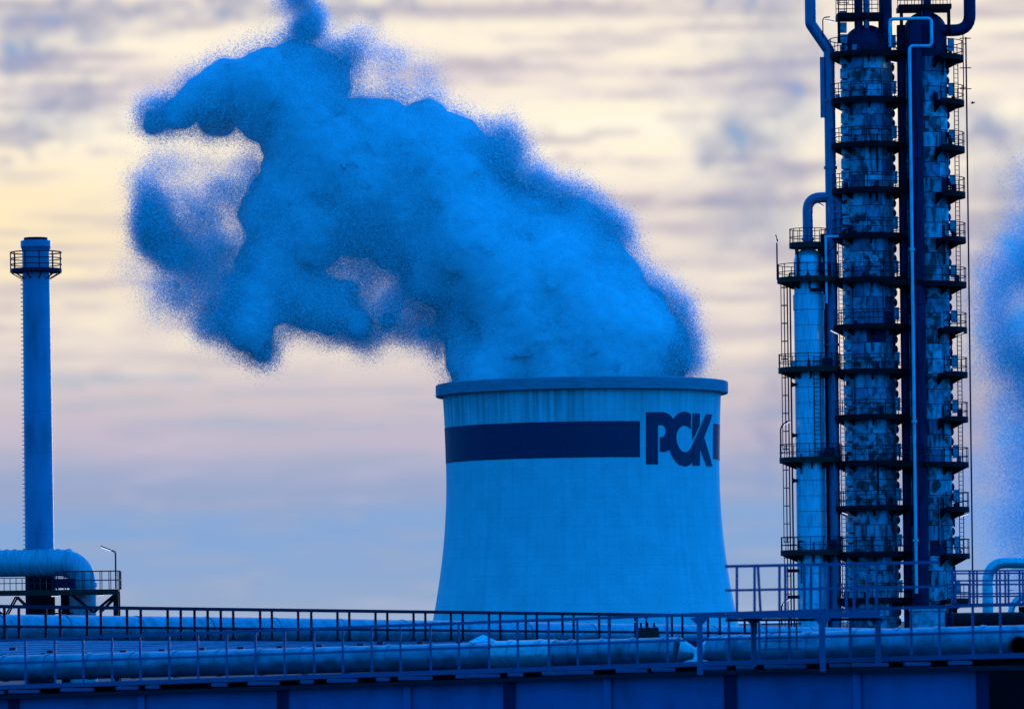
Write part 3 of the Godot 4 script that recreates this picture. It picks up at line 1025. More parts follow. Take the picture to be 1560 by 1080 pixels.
# a railed ring platform: deck, brackets, railing as its sub-part
func ring_platform(t: Node3D, y: float, r0: float, r1: float, a0: float, a1: float, m: Material, deep := 13.0, rail_h := 25.0) -> void:
	var s := COL_S
	var h := EYE + y * s
	var mb := MB.new()
	var seg := int(ceil((a1 - a0) / TAU * 36.0))
	mb.sector(Vector3(0, h, 0), r0 * s, r1 * s, 3.2 * s, a0, a1, seg)
	mb.lathe([Vector2((r1 - 0.4) * s, h - 3.0 * s), Vector2((r1 + 0.5) * s, h - 3.0 * s), Vector2((r1 + 0.5) * s, h + 5.2 * s), Vector2((r1 - 0.4) * s, h + 5.2 * s), Vector2((r1 - 0.4) * s, h - 3.0 * s)], Vector3.ZERO, seg, a0, a1)
	var nb := maxi(2, int(round((a1 - a0) / 0.75)))
	for i in nb + 1:
		if i == nb and a1 - a0 > TAU - 0.01:
			break
		var a := lerpf(a0, a1, float(i) / nb)
		var o := Vector3(cos(a), 0, sin(a))
		var w := Vector3(-sin(a), 0, cos(a)) * 0.06
		var p := [o * r0 * s + Vector3(0, h - 0.01, 0), o * (r1 - 1.0) * s + Vector3(0, h - 0.01, 0), o * (r1 - 1.0) * s + Vector3(0, h - 3.0 * s, 0), o * r0 * s + Vector3(0, h - deep * s, 0)]
		var f := []
		var g := []
		for q in p:
			f.append(q + w)
			g.append(q - w)
		mb.face(f, w.normalized())
		mb.face(g, -w.normalized())
		mb.face([f[2], f[3], g[3], g[2]], Vector3.DOWN)
	var pl := part("platform", mb, m, t)
	var ra := MB.new()
	for q in [rail_h, rail_h * 0.52]:
		ra.arc_rail(Vector3(0, h + q * s, 0), (r1 - 0.4) * s, 0.026, a0, a1, seg)
	var np := maxi(3, int(round((a1 - a0) / 0.42)))
	for i in np + 1:
		if i == np and a1 - a0 > TAU - 0.01:
			break
		var a := lerpf(a0, a1, float(i) / np)
		var o := Vector3(cos(a), 0, sin(a)) * (r1 - 0.4) * s
		ra.tube(o + Vector3(0, h, 0), o + Vector3(0, h + rail_h * s, 0), 0.03, 5)
	part("railing", ra, mats.rail_dark, pl)

func ladder(t: Node3D, at_: Vector3, h: float, across: Vector3, w := 0.5, cage := Vector3.ZERO, m: Material = null) -> void:
	var mb := MB.new()
	for sg in [-0.5, 0.5]:
		mb.tube(at_ + across * w * sg, at_ + across * w * sg + Vector3(0, h, 0), 0.035, 5)
	var k := 0.3
	while k < h:
		mb.tube(at_ + across * w * 0.5 + Vector3(0, k, 0), at_ - across * w * 0.5 + Vector3(0, k, 0), 0.02, 4)
		k += 0.3
	if cage != Vector3.ZERO:
		var y := 0.7
		while y < h:
			var c := Vector3(0, y, 0) + at_
			var p := [c + across * w * 0.5, c + across * w * 0.72 + cage * 0.4, c + across * w * 0.4 + cage * 0.8, c - across * w * 0.4 + cage * 0.8, c - across * w * 0.72 + cage * 0.4, c - across * w * 0.5]
			for i in 5:
				mb.beam(p[i], p[i + 1], 0.03, 0.05)
			y += 1.25
		for o in [across * w * 0.72 + cage * 0.4, cage * 0.8 + across * w * 0.4, cage * 0.8 - across * w * 0.4, -across * w * 0.72 + cage * 0.4]:
			mb.tube(at_ + o + Vector3(0, 0.6, 0), at_ + o + Vector3(0, h, 0), 0.02, 4)
	part("ladder", mb, m if m else mats.rail_dark, t)

func dome(mb: MB, r: float, y: float, rise: float, seg := 36) -> void:
	var p := []
	for i in 11:
		var a := PI / 2 * i / 10.0
		p.append(Vector2(r * cos(a), y + rise * sin(a)))
	mb.lathe(p, Vector3.ZERO, seg, 0, TAU, true)

# curved cladding sheets, each hung on its own; a few are missing
func clad_sheets(t: Node3D, r: float, y0: float, y1: float, rows: int, around: int, from: float, count: int, loss: float, torn: Callable) -> void:
	var s := COL_S
	var hgt := (y1 - y0) / rows * s
	var shapes := []
	for v in 2:
		var mb := MB.new()
		var span := TAU / around
		var ins := 0.012 + 0.006 * v
		var rr := (r + 0.25 * v) * s
		mb.lathe([Vector2(rr - 0.10, ins), Vector2(rr, ins + 0.012), Vector2(rr, hgt - ins - 0.012), Vector2(rr - 0.10, hgt - ins)], Vector3.ZERO, 5, -span * 0.5 + ins / rr, span * 0.5 - ins / rr)
		shapes.append(mb.mesh())
	for j in rows:
		var tone := rng.randi() % 6
		for i in count:
			var y := lerpf(y0, y1, float(j) / rows)
			if rng.randf() < loss:
				continue
			var o := MeshInstance3D.new()
			o.name = "cladding_sheet"
			o.mesh = shapes[rng.randi() % 2]
			var k := tone if rng.randf() < 0.4 else rng.randi() % 6
			o.material_override = mats["torn_sheet_%d" % (rng.randi() % 2)] if rng.randf() < torn.call(y) else mats["sheet_%d" % k]
			o.position = Vector3(0, EYE + y * s, 0)
			o.rotation.y = -(from + TAU / around * i + (0.06 if j % 2 else -0.04))
			t.add_child(o, true)

func caps_and_boxes(t: Node3D, r: float, levels: Array, box_side: bool, pale_x: float) -> void:
	var s := COL_S
	for y in levels:
		# rounded nozzle covers along the right side
		for q in [24.0, 39.0, 54.0]:
			var mb := MB.new()
			var c := Vector3((r - 5.0) * s, EYE + (y - 69.0 + q - 4.0) * s, 4.0 * s)
			var p := []
			for i in 6:
				var a := PI / 2 * i / 5.0
				p.append(Vector2(6.6 * cos(a) * s, (4.0 + 4.5 * sin(a)) * s))
			p.insert(0, Vector2(6.6 * s, -6.0 * s))
			var tmp := MB.new()
			tmp.lathe(p, Vector3.ZERO, 14, 0, TAU, true)
			var b := Basis(Vector3(0, 0, 1), -PI / 2)
			for k in tmp.v.size():
				mb.vert(c + b * tmp.v[k], b * tmp.n[k])
			mb.idx = tmp.idx
			part("nozzle_cover", mb, mats.navy, t)
		var pb := MB.new()
		pb.box(Vector3(pale_x * s, EYE + (y + 20.0) * s, 12.0 * s), Vector3(8.0 * s, 19.0 * s, 7.0 * s))
		part("instrument_box", pb, mats.box_pale, t)
		if box_side:
			for q in [[-64.0, 13.0], [-48.0, 13.0], [-31.0, 15.0], [-11.5, 11.0]]:
				var ib := MB.new()
				var wob := rng.randf_range(-0.7, 0.7)
				ib.box(Vector3((-36.5 + wob) * s, EYE + (y + q[0] + 69.0 + 3.0) * s, 19.0 * s), Vector3(11.0 * s, q[1] * s, 9.0 * s))
				part("insulation_box", ib, mats.box_pale, t)

func manhole(t: Node3D, x: float, y: float, z: float, r: float) -> void:
	var s := COL_S
	var c := Vector3(x * s, EYE + y * s, z * s)
	var mb := MB.new()
	mb.tube(c, c + Vector3(0, 0, 4.5 * s), r * s * 0.8, 18)
	mb.tube(c + Vector3(0, 0, 4.5 * s), c + Vector3(0, 0, 6.5 * s), r * s, 18)
	part("manhole", mb, mats.box_pale, t)

# valves, small boxes and short pipes that stand about on the platforms
func clutter(t: Node3D, r: float, levels: Array, a0: float, a1: float) -> void:
	var s := COL_S
	for y in levels:
		for i in rng.randi_range(2, 4):
			var a := rng.randf_range(a0, a1)
			var rr := (r + rng.randf_range(5.0, 13.0)) * s
			var c := Vector3(cos(a) * rr, EYE + (y + 1.5) * s, sin(a) * rr)
			var mb := MB.new()
			var kind := rng.randi() % 3
			if kind == 0:
				var h := rng.randf_range(6.0, 15.0) * s
				mb.box(c + Vector3(0, h * 0.5, 0), Vector3(rng.randf_range(4.0, 9.0) * s, h, 4.0 * s), Basis(Vector3.UP, -a))
				part("switch_box", mb, mats.navy if rng.randf() < 0.6 else mats.box_pale, t)
			elif kind == 1:
				var h := rng.randf_range(8.0, 18.0) * s
				mb.tube(c, c + Vector3(0, h, 0), 1.3 * s, 8)
				mb.tube(c + Vector3(0, h, 0), c + Vector3(0, h, 0) - Vector3(cos(a), 0, sin(a)) * 9.0 * s, 1.3 * s, 8)
				mb.tube(c + Vector3(0, h * 0.5 - 0.05, 0), c + Vector3(0, h * 0.5 + 0.05, 0), 3.2 * s, 10)
				part("valve_pipe", mb, mats.dark_steel, t)
			else:
				var low := -rng.randf_range(18.0, 55.0) * s
				var e := Vector3(cos(a) * (r + 2.2) * s, c.y, sin(a) * (r + 2.2) * s)
				mb.tube(e + Vector3(0, low, 0), e + Vector3(0, rng.randf_range(2.0, 22.0) * s, 0), rng.randf_range(0.8, 1.7) * s, 8)
				part("conduit", mb, mats.pipe_blue if rng.randf() < 0.45 else mats.dark_steel, t)

func make_slim_column() -> void:
	var s := COL_S
	var t := thing("distillation_column", Vector3(459.0 * s, 0, -COL_D), "slim smooth light blue column with a gooseneck pipe on top", "column", "refinery columns")
	var body := MB.new()
	body.lathe([Vector2(22.3 * s, 0), Vector2(22.3 * s, EYE + 545.0 * s)], Vector3.ZERO, 40)
	part("inner_shell", body, mats.insulation, t)
	var y := -140.0
	var n := 0
	while y < 548.0:
		var top := minf(y + 23.6, 548.0)
		var r := 23.0 if y < 472.0 else 22.4
		if absf(y - 474.0) < 13.0:
			r = 24.2
		var mb := MB.new()
		mb.lathe([Vector2((r - 0.7) * s, EYE + (y + 0.1) * s), Vector2(r * s, EYE + (y + 0.5) * s), Vector2(r * s, EYE + (top - 0.5) * s), Vector2((r - 0.7) * s, EYE + (top - 0.1) * s)], Vector3.ZERO, 40)
		part("cladding_band", mb, mats.bright_pipe, t)
		y = top
		n += 1
	var hd := MB.new()
	dome(hd, 22.2 * s, EYE + 547.5 * s, 21.0 * s)
	part("head", hd, mats.bright_pipe, t)
	for q in [[518.0, 0.0, TAU], [381.0, 0.0, TAU], [244.0, 0.0, TAU], [103.0, 0.0, TAU]]:
		ring_platform(t, q[0], 22.8, 47.5, q[1], q[2], mats.green_steel)
	ring_platform(t, 571.0, 8.6, 28.5, 0, TAU, mats.green_steel, 5.0, 26.0)
	for i in 4:
		var a := PI / 4 + PI / 2 * i
		var lg := MB.new()
		lg.box(Vector3(cos(a) * 24.5 * s, EYE + 545.0 * s, sin(a) * 24.5 * s), Vector3(0.16, 52.0 * s, 0.16))
		part("platform_leg", lg, mats.green_steel, t)
	clutter(t, 23.0, [518.0, 381.0, 244.0, 103.0], 0.2, 3.0)
	# ladders: caged ones on the left between the platforms, one up the front
	for q in [[103.0, 244.0], [244.0, 381.0], [381.0, 518.0], [-140.0, 103.0]]:
		ladder(t, Vector3(-33.0 * s, EYE + (q[0] + 3.0) * s, 4.0 * s), (q[1] - q[0]) * s, Vector3(0, 0, 1), 0.5, Vector3(-0.55, 0, 0))
		var post := MB.new()
		post.box(Vector3(-28.5 * s, EYE + (q[0] + q[1]) * 0.5 * s, 2.0 * s), Vector3(0.11, (q[1] - q[0]) * s, 0.11))
		part("ladder_post", post, mats.rail_dark, t)
	ladder(t, Vector3(9.5 * s, EYE + 250.0 * s, 25.5 * s), 152.0 * s, Vector3(1, 0, 0), 0.42, Vector3.ZERO, mats.green_steel)
	for q in [[-24.0, 360.0], [-23.0, 283.0], [-20.0, 214.0], [-24.0, 77.0], [-24.0, 37.0]]:
		var nz := MB.new()
		var long := 15.0 if q[1] < 80.0 else 4.0
		nz.tube(Vector3(-20.0 * s, EYE + q[1] * s, 8.0 * s), Vector3((-23.0 - long) * s, EYE + q[1] * s, 8.0 * s), 2.6 * s, 12)
		nz.tube(Vector3((-22.0 - long) * s, EYE + q[1] * s, 8.0 * s), Vector3((-24.0 - long) * s, EYE + q[1] * s, 8.0 * s), 3.6 * s, 12)
		part("nozzle", nz, mats.dark_steel, t)
	var hb := MB.new()
	hb.box(Vector3(12.0 * s, EYE + 503.0 * s, 24.0 * s), Vector3(24.0 * s, 5.0 * s, 6.0 * s))
	part("bracket", hb, mats.dark_steel, t)
	var mh := MB.new()
	mh.tube(Vector3(19.0 * s, EYE + 536.0 * s, 14.0 * s), Vector3(27.0 * s, EYE + 536.0 * s, 20.0 * s), 9.0 * s, 20)
	part("manhole", mh, mats.navy, t)
	var cb := MB.new()
	for q in [[10.0, 389.0], [12.0, 253.0], [14.0, 113.0]]:
		cb.box(Vector3((q[0] + 15.0) * s, EYE + (q[1] + 2.0) * s, 30.0 * s), Vector3(16.0 * s, 16.0 * s, 5.0 * s))
	part("valve_box", cb, mats.dark_steel, t)

func make_wide_column() -> void:
	var s := COL_S
	var t := thing("distillation_column", Vector3(552.0 * s, 0, -COL_D), "wide weathered column with peeling patched cladding and a dark dome", "column", "refinery columns")
	var body := MB.new()
	body.lathe([Vector2(38.0 * s, 0), Vector2(38.0 * s, EYE + 872.0 * s)], Vector3.ZERO, 48)
	part("inner_shell", body, mats.insulation, t)
	var levels := []
	for py in [85, 155, 223, 292, 361, 428, 499, 567, 636, 706, 774, 844, 914]:
		levels.append(hh(1322, py))
	clad_sheets(t, 39.0, hh(1322, 985), hh(1322, 85), 39, 8, -0.15, 5, 0.02, func(y: float) -> float: return 0.75 if y > 30.0 and y < 312.0 else 0.18)
	var hd := MB.new()
	dome(hd, 37.5 * s, EYE + 871.0 * s, 36.0 * s)
	part("head", hd, mats.navy, t)
	for y in levels:
		ring_platform(t, y - 2.0, 38.5, 57.5, 0.0, TAU, mats.black_steel, 12.0, 27.0)
	caps_and_boxes(t, 38.5, levels, true, 39.5)
	clutter(t, 39.0, levels, 0.3, 2.9)
	manhole(t, 4.0, hh(1326, 398), 37.0, 6.5)
	manhole(t, 2.0, hh(1324, 174), 37.5, 5.5)
	# platform and pipes above the dome
	var td := MB.new()
	td.box(Vector3(-13.0 * s, EYE + 918.0 * s, 10.0 * s), Vector3(66.0 * s, 8.0 * s, 50.0 * s))
	for q in [-44.0, 18.0]:
		td.box(Vector3(q * s, EYE + 896.0 * s, 30.0 * s), Vector3(4.0 * s, 40.0 * s, 4.0 * s))
	var top := part("top_platform", td, mats.black_steel, t)
	var tr := MB.new()
	for z in [-14.0, 34.0]:
		straight_railing(tr, Vector3(-45.0 * s, EYE + 921.0 * s, z * s), Vector3(19.0 * s, EYE + 921.0 * s, z * s), [26.0 * s, 13.0 * s], 6, 0.05)
	part("railing", tr, mats.rail_dark, top)
	ladder(t, Vector3(-38.0 * s, EYE + 921.0 * s, 30.0 * s), 60.0 * s, Vector3(1, 0, 0), 0.55, Vector3(0, 0, 0.6))
	for q in [[-13.0, 6.5, "navy"], [-1.0, 4.5, "pipe_blue"], [28.0, 10.0, "navy"]]:
		var p := MB.new()
		p.tube(Vector3(q[0] * s, EYE + 880.0 * s, 18.0 * s), Vector3(q[0] * s, EYE + 1010.0 * s, 18.0 * s), q[1] * s, 16)
		part("overhead_pipe", p, mats[q[2]], t)

func make_right_column() -> void:
	var s := COL_S
	var t := thing("distillation_column", Vector3(642.0 * s, 0, -COL_D - 6.0 * s), "rightmost weathered column, half hidden by dark upright pipes, platforms jutting right", "column", "refinery columns")
	var body := MB.new()
	body.lathe([Vector2(32.0 * s, 0), Vector2(32.0 * s, EYE + 896.0 * s)], Vector3.ZERO, 48)
	part("inner_shell", body, mats.insulation, t)
	var levels := []
	for py in [89, 157, 228, 297, 366, 434, 503, 571, 639, 708, 776, 847, 915]:
		levels.append(hh(1425, py))
	clad_sheets(t, 33.0, hh(1425, 985), hh(1425, 88), 39, 8, -0.2, 5, 0.03, func(y: float) -> float: return 0.45 if y > 330.0 and y < 560.0 else 0.2)
	var hd := MB.new()
	hd.lathe([Vector2(33.0 * s, EYE + hh(1425, 88) * s), Vector2(33.0 * s, EYE + 897.0 * s)], Vector3.ZERO, 40)
	dome(hd, 33.0 * s, EYE + 897.0 * s, 30.0 * s)
	part("head", hd, mats.navy, t)
	for k in levels.size():
		var whole_ring: bool = k == 5 or k == 9
		ring_platform(t, levels[k] - 2.0, 32.5, 58.0, -1.35, 2.6 if whole_ring else 1.25, mats.black_steel, 15.0, 27.0)
		if k > 0 and k < levels.size() - 1:
			ladder(t, Vector3(44.0 * s, EYE + (levels[k] + 3.0) * s, 24.0 * s), 67.0 * s, Vector3(0.7, 0, -0.7), 0.45)
	caps_and_boxes(t, 32.5, levels, false, 37.5)
	clutter(t, 33.0, levels, -0.2, 1.3)
	manhole(t, 4.0, hh(1415, 176), 31.0, 5.5)
	var td := MB.new()
	td.box(Vector3(-2.0 * s, EYE + 931.0 * s, 6.0 * s), Vector3(80.0 * s, 7.0 * s, 54.0 * s))
	for q in [-38.0, 34.0]:
		td.box(Vector3(q * s, EYE + 910.0 * s, 26.0 * s), Vector3(5.0 * s, 36.0 * s, 4.0 * s))
	var top := part("top_platform", td, mats.black_steel, t)
	var tr := MB.new()
	for z in [-18.0, 31.0]:
		straight_railing(tr, Vector3(-40.0 * s, EYE + 934.0 * s, z * s), Vector3(36.0 * s, EYE + 934.0 * s, z * s), [26.0 * s, 13.0 * s], 8, 0.05)
	part("railing", tr, mats.rail_dark, top)
	for q in [[2.0, 6.0, "navy"], [-6.0, 1.6, "rail_blue"]]:
		var p := MB.new()
		p.tube(Vector3(q[0] * s, EYE + 905.0 * s, 20.0 * s), Vector3(q[0] * s, EYE + 1010.0 * s, 20.0 * s), q[1] * s, 12)
		part("overhead_pipe", p, mats[q[2]], t)

func run_of_pipe(called: String, pts: Array, r: float, m: Material, label: String, bend := 12.0, flanges := []) -> void:
	var s := COL_S
	var base: Vector3 = cl(pts[-1][0], pts[-1][1], pts[-1][2])
	var t := thing(called, base, label, "pipe")
	var p := []
	for q in pts:
		p.append(cl(q[0], q[1], q[2]) - base)
	var mb := MB.new()
	mb.pipe(rounded(p, bend * s, 7), r * s, 16)
	part("pipe_run", mb, m, t)
	for f in flanges:
		var c := cl(f[0], f[1], f[2]) - base
		var k := MB.new()
		k.lathe([Vector2(r * s * 0.9, -0.09), Vector2((r + 1.8) * s, -0.09), Vector2((r + 1.8) * s, 0.09), Vector2(r * s * 0.9, 0.09)], c, 16)
		part("flange", k, m, t)

func make_columns() -> void:
	make_slim_column()
	make_wide_column()
	make_right_column()
	var s := COL_S
	var g := -EYE / s
	run_of_pipe("gooseneck_pipe", [[459, 574, 0], [459, 645, 0], [507.5, 645, 6], [507.5, 582, 6]], 8.0, mats.pipe_blue, "blue gooseneck pipe bending from the slim column's top over to the right", 20.0, [[459, 582, 0], [507.5, 622, 6]])
	run_of_pipe("cranked_pipe", [[467, 1000, 0], [467, 910, 0], [494.5, 868, 4], [494.5, g, 4]], 8.6, mats.pipe_blue, "thick blue pipe cranked near the top, dropping left of the wide column", 3.5, [[494.5, 792, 4], [494.5, 690, 4], [494.5, 560, 4], [494.5, 420, 4], [494.5, 250, 4]])
	run_of_pipe("riser_pipe", [[482.5, 590, -6], [482.5, g, -6]], 4.6, mats.navy, "dark riser pipe between the slim column and the thick cranked pipe")
	run_of_pipe("bypass_pipe", [[584, 868, 46], [584, 910, 46], [647, 910, 46], [647, 868, 46], [613, 868, 52], [613, 40, 52]], 2.7, mats.bright_pipe, "thin bright blue pipe making a square loop high between the columns", 7.0, [[613, 560, 52], [613, 300, 52], [613, 120, 52]])
	run_of_pipe("vertical_main", [[622, 905, 40], [622, g, 40]], 11.2, mats.navy, "thick navy upright pipe in front of the rightmost column", 5.0, [[622, 700, 40], [622, 480, 40], [622, 260, 40]])
	run_of_pipe("vertical_main", [[604, 905, 8], [604, g, 8]], 6.6, mats.navy, "dark upright pipe just left of the thin bright pipe, edging the sky gap", 5.0)
	run_of_pipe("overhead_elbow", [[709, 1010, 10], [709, 896, 10], [660, 896, 10]], 9.2, mats.navy, "dark navy elbow pipe curving out of the rightmost column's top", 34.0)
	# the rung ladder in the gap left of the wide column
	var lad := thing("gap_ladder", cl(507.2, -140, 14), "thin blue ladder in the bright gap left of the wide column", "ladder")
	ladder(lad, Vector3(0, 0, 0), 720.0 * s, Vector3(0.8, 0, -0.6), 0.4, Vector3.ZERO, mats.rail_blue)
	# cable tray beside the cranked pipe
	var tray := MB.new()
	tray.box(Vector3(0, 46.0 * s, 0), Vector3(6.5 * s, 92.0 * s, 5.0 * s))
	tray.box(Vector3(4.5 * s, 20.0 * s, 0), Vector3(5.0 * s, 2.0 * s, 2.0 * s))
	tray.box(Vector3(4.5 * s, 78.0 * s, 0), Vector3(5.0 * s, 2.0 * s, 2.0 * s))
	whole("cable_tray", tray, mats.pipe_blue, cl(483.2, 766, 8), "flat blue cable tray fixed to the left of the cranked pipe", "cable tray")
	# blue hoist frame right of the slim column's head
	var hf := thing("hoist_frame", cl(484, 482, 30), "bright blue angled hoist frame right of the slim column's head", "frame")
	var post := MB.new()
	post.box(Vector3(0, 50.0 * s, 0), Vector3(3.4 * s, 100.0 * s, 3.4 * s))
	part("post", post, mats.bright_pipe, hf)
	var arm := MB.new()
	arm.box(Vector3(16.0 * s, 101.5 * s, 0), Vector3(36.0 * s, 3.0 * s, 3.4 * s))
	part("arm", arm, mats.bright_pipe, hf)
	var brace := MB.new()
	brace.beam(Vector3(2.0 * s, 74.0 * s, 0), Vector3(24.0 * s, 100.0 * s, 0), 2.2 * s, 2.2 * s)
	part("brace", brace, mats.navy, hf)
	# standpipe along the right edge
	var sp := thing("standpipe", cl(703, g, 6), "thin dark standpipe along the right ends of the platforms", "standpipe")
	var sb := MB.new()
	sb.tube(Vector3.ZERO, Vector3(0, EYE + 886.0 * s, 0), 1.25 * s, 8)
	part("pole", sb, mats.rail_dark, sp)
	for py in [59.0, 104.0, 136.0]:
		var arm2 := MB.new()
		arm2.box(Vector3(-1.0 * s, EYE + hh(1475, py) * s, 0), Vector3(17.0 * s, 1.3 * s, 1.5 * s))
		part("cross_arm", arm2, mats.rail_dark, sp)
	var sp2 := MB.new()
	sp2.tube(Vector3.ZERO, Vector3(0, 90.0 * s, 0), 0.9 * s, 6)
	sp2.box(Vector3(2.0 * s, 4.0 * s, 0), Vector3(5.0 * s, 1.2 * s, 1.2 * s))
	sp2.box(Vector3(2.0 * s, 70.0 * s, 0), Vector3(5.0 * s, 1.2 * s, 1.2 * s))
	whole("standpipe", sp2, mats.rail_dark, cl(698.5, hh(1470, 138), 8), "short second standpipe just inside the long one, at the top right", "standpipe")
	# walkways from the wide to the rightmost column
	for py in [431.0, 706.0]:
		var y := hh(1400, py)
		var lk := thing("link_walkway", cl(596, y - 6.0, 46), "black walkway joining the two weathered columns, %s of the two" % ("upper" if py < 500.0 else "lower"), "walkway", "walkways between the columns")
		var d := MB.new()
		d.box(Vector3(0, 4.0 * s, 0), Vector3(62.0 * s, 8.0 * s, 14.0 * s))
		part("deck", d, mats.black_steel, lk)
		var r := MB.new()
		straight_railing(r, Vector3(-31.0 * s, 8.0 * s, 7.0 * s), Vector3(31.0 * s, 8.0 * s, 7.0 * s), [25.0 * s, 13.0 * s], 4, 0.05)
		part("railing", r, mats.rail_dark, lk)
	# lamps
	pole_lamp([cl(413, 246, 8), cl(413, 297, 8), cl(424, 305, 8)], cl(418, 299, 8), cl(428, 304, 8), 0.06, "bent pole lamp on the slim column's third platform, pointing at the column")
	pole_lamp([cl(411, 520, 6), cl(411, 576, 6), cl(412, 582, 6)], cl(411.5, 576, 6), cl(409.5, 587, 6), 0.06, "upright pole lamp left of the slim column's upper platform")
	pole_lamp([cl(411, -6, 10), cl(411, 25, 10), cl(418, 31, 10)], cl(413, 26, 10), cl(423, 34, 10), 0.06, "low pole lamp by the slim column's foot, just above the foreground walkway")
	pole_lamp([cl(485, 888, 10), cl(485, 918, 10), cl(496, 919, 10)], cl(489, 914, 10), cl(503, 911, 10), 0.045, "pole lamp hooked over the cranked pipe at the top")
	tube_lamp(cl(681, hh(1461, 512), 14), cl(694, hh(1468, 507), 14), 0.09, "white tube lamp under the rightmost column's seventh platform")
	tube_lamp(cl(684, hh(1466, 788), 14), cl(697, hh(1472, 783), 14), 0.09, "white tube lamp under the rightmost column's lower platforms")
	tube_lamp(cl(501, hh(1282, 511), 30), cl(489, hh(1268, 505), 30), 0.08, "slanted white tube lamp beside the gap ladder, below the middle platform")
	tube_lamp(cl(482, hh(1256, 317), 20), cl(474, hh(1246, 312), 20), 0.1, "white tube lamp under the gooseneck pipe")
	tube_lamp(cl(586, hh(1358, 98), 34), cl(595, hh(1369, 100), 34), 0.09, "white tube lamp at the top right of the wide column")
	tube_lamp(cl(512, hh(1290, 785), 34), cl(503, hh(1280, 782), 34), 0.08, "white tube lamp beside the gap ladder, near the lower platforms")

# ---------------------------------------------------------------- the foreground: pipe bridges, railings, pipes
func near_d(px: float) -> float:
	return 116.0 - 0.0099 * px

func bend_at(px: float, y0: float, k0: float, k1: float) -> float:     # a line with one change of slope at 1060
	return y0 - k0 * minf(px, 1060.0) - k1 * maxf(px - 1060.0, 0.0)

func long_railing(called: String, label: String, posts: Array, top: Callable, mid: Callable, foot: Callable, dist: Callable, w: float, m: Material, group := "") -> Node3D:
	var p0: float = posts[0]
	var base: Vector3 = at(p0, foot.call(p0), dist.call(p0))
	var t := thing(called, base, label, "railing", group)
	var n := posts.size()
	for k in 2:
		var mb := MB.new()
		var line: Callable = [top, mid][k]
		var ww := w * (1.25 if k == 0 else 1.0)
		for i in n - 1:
			mb.beam(at(posts[i], line.call(posts[i]), dist.call(posts[i])) - base, at(posts[i + 1], line.call(posts[i + 1]), dist.call(posts[i + 1])) - base, ww, ww)
		part(["top_rail", "mid_rail"][k], mb, m, t)
	for px in posts:
		var d: float = dist.call(px)
		var a: Vector3 = at(px, top.call(px), d)
		var b: Vector3 = at(px, foot.call(px), d)
		var mb := MB.new()
		mb.box(Vector3((a.x + b.x) * 0.5, (a.y + b.y) * 0.5, a.z) - base, Vector3(w * 0.95, a.y - b.y, w * 0.95))
		part("post", mb, m, t)
	return t

func long_pipe(called: String, label: String, pts: Array, r: float, m: Material, bands := 0, category := "pipe") -> Node3D:
	var base: Vector3 = at(pts[0][0], pts[0][1], pts[0][2])
	var t := thing(called, base, label, category)
	var p := []
	for q in pts:
		p.append(at(q[0], q[1], q[2]) - base)
	var mb := MB.new()
	mb.pipe(p, r, 28)
	part("pipe_run", mb, m, t)
	for i in bands:
		var f := (i + 0.5) / bands * (p.size() - 1)
		var k := mini(int(f), p.size() - 2)
		var c: Vector3 = p[k].lerp(p[k + 1], f - k)
		var d: Vector3 = (p[k + 1] - p[k]).normalized()
		var b := MB.new()
		b.tube(c - d * 0.045, c + d * 0.045, r + 0.02, 28)
		part("seam_band", b, m, t)
	return t

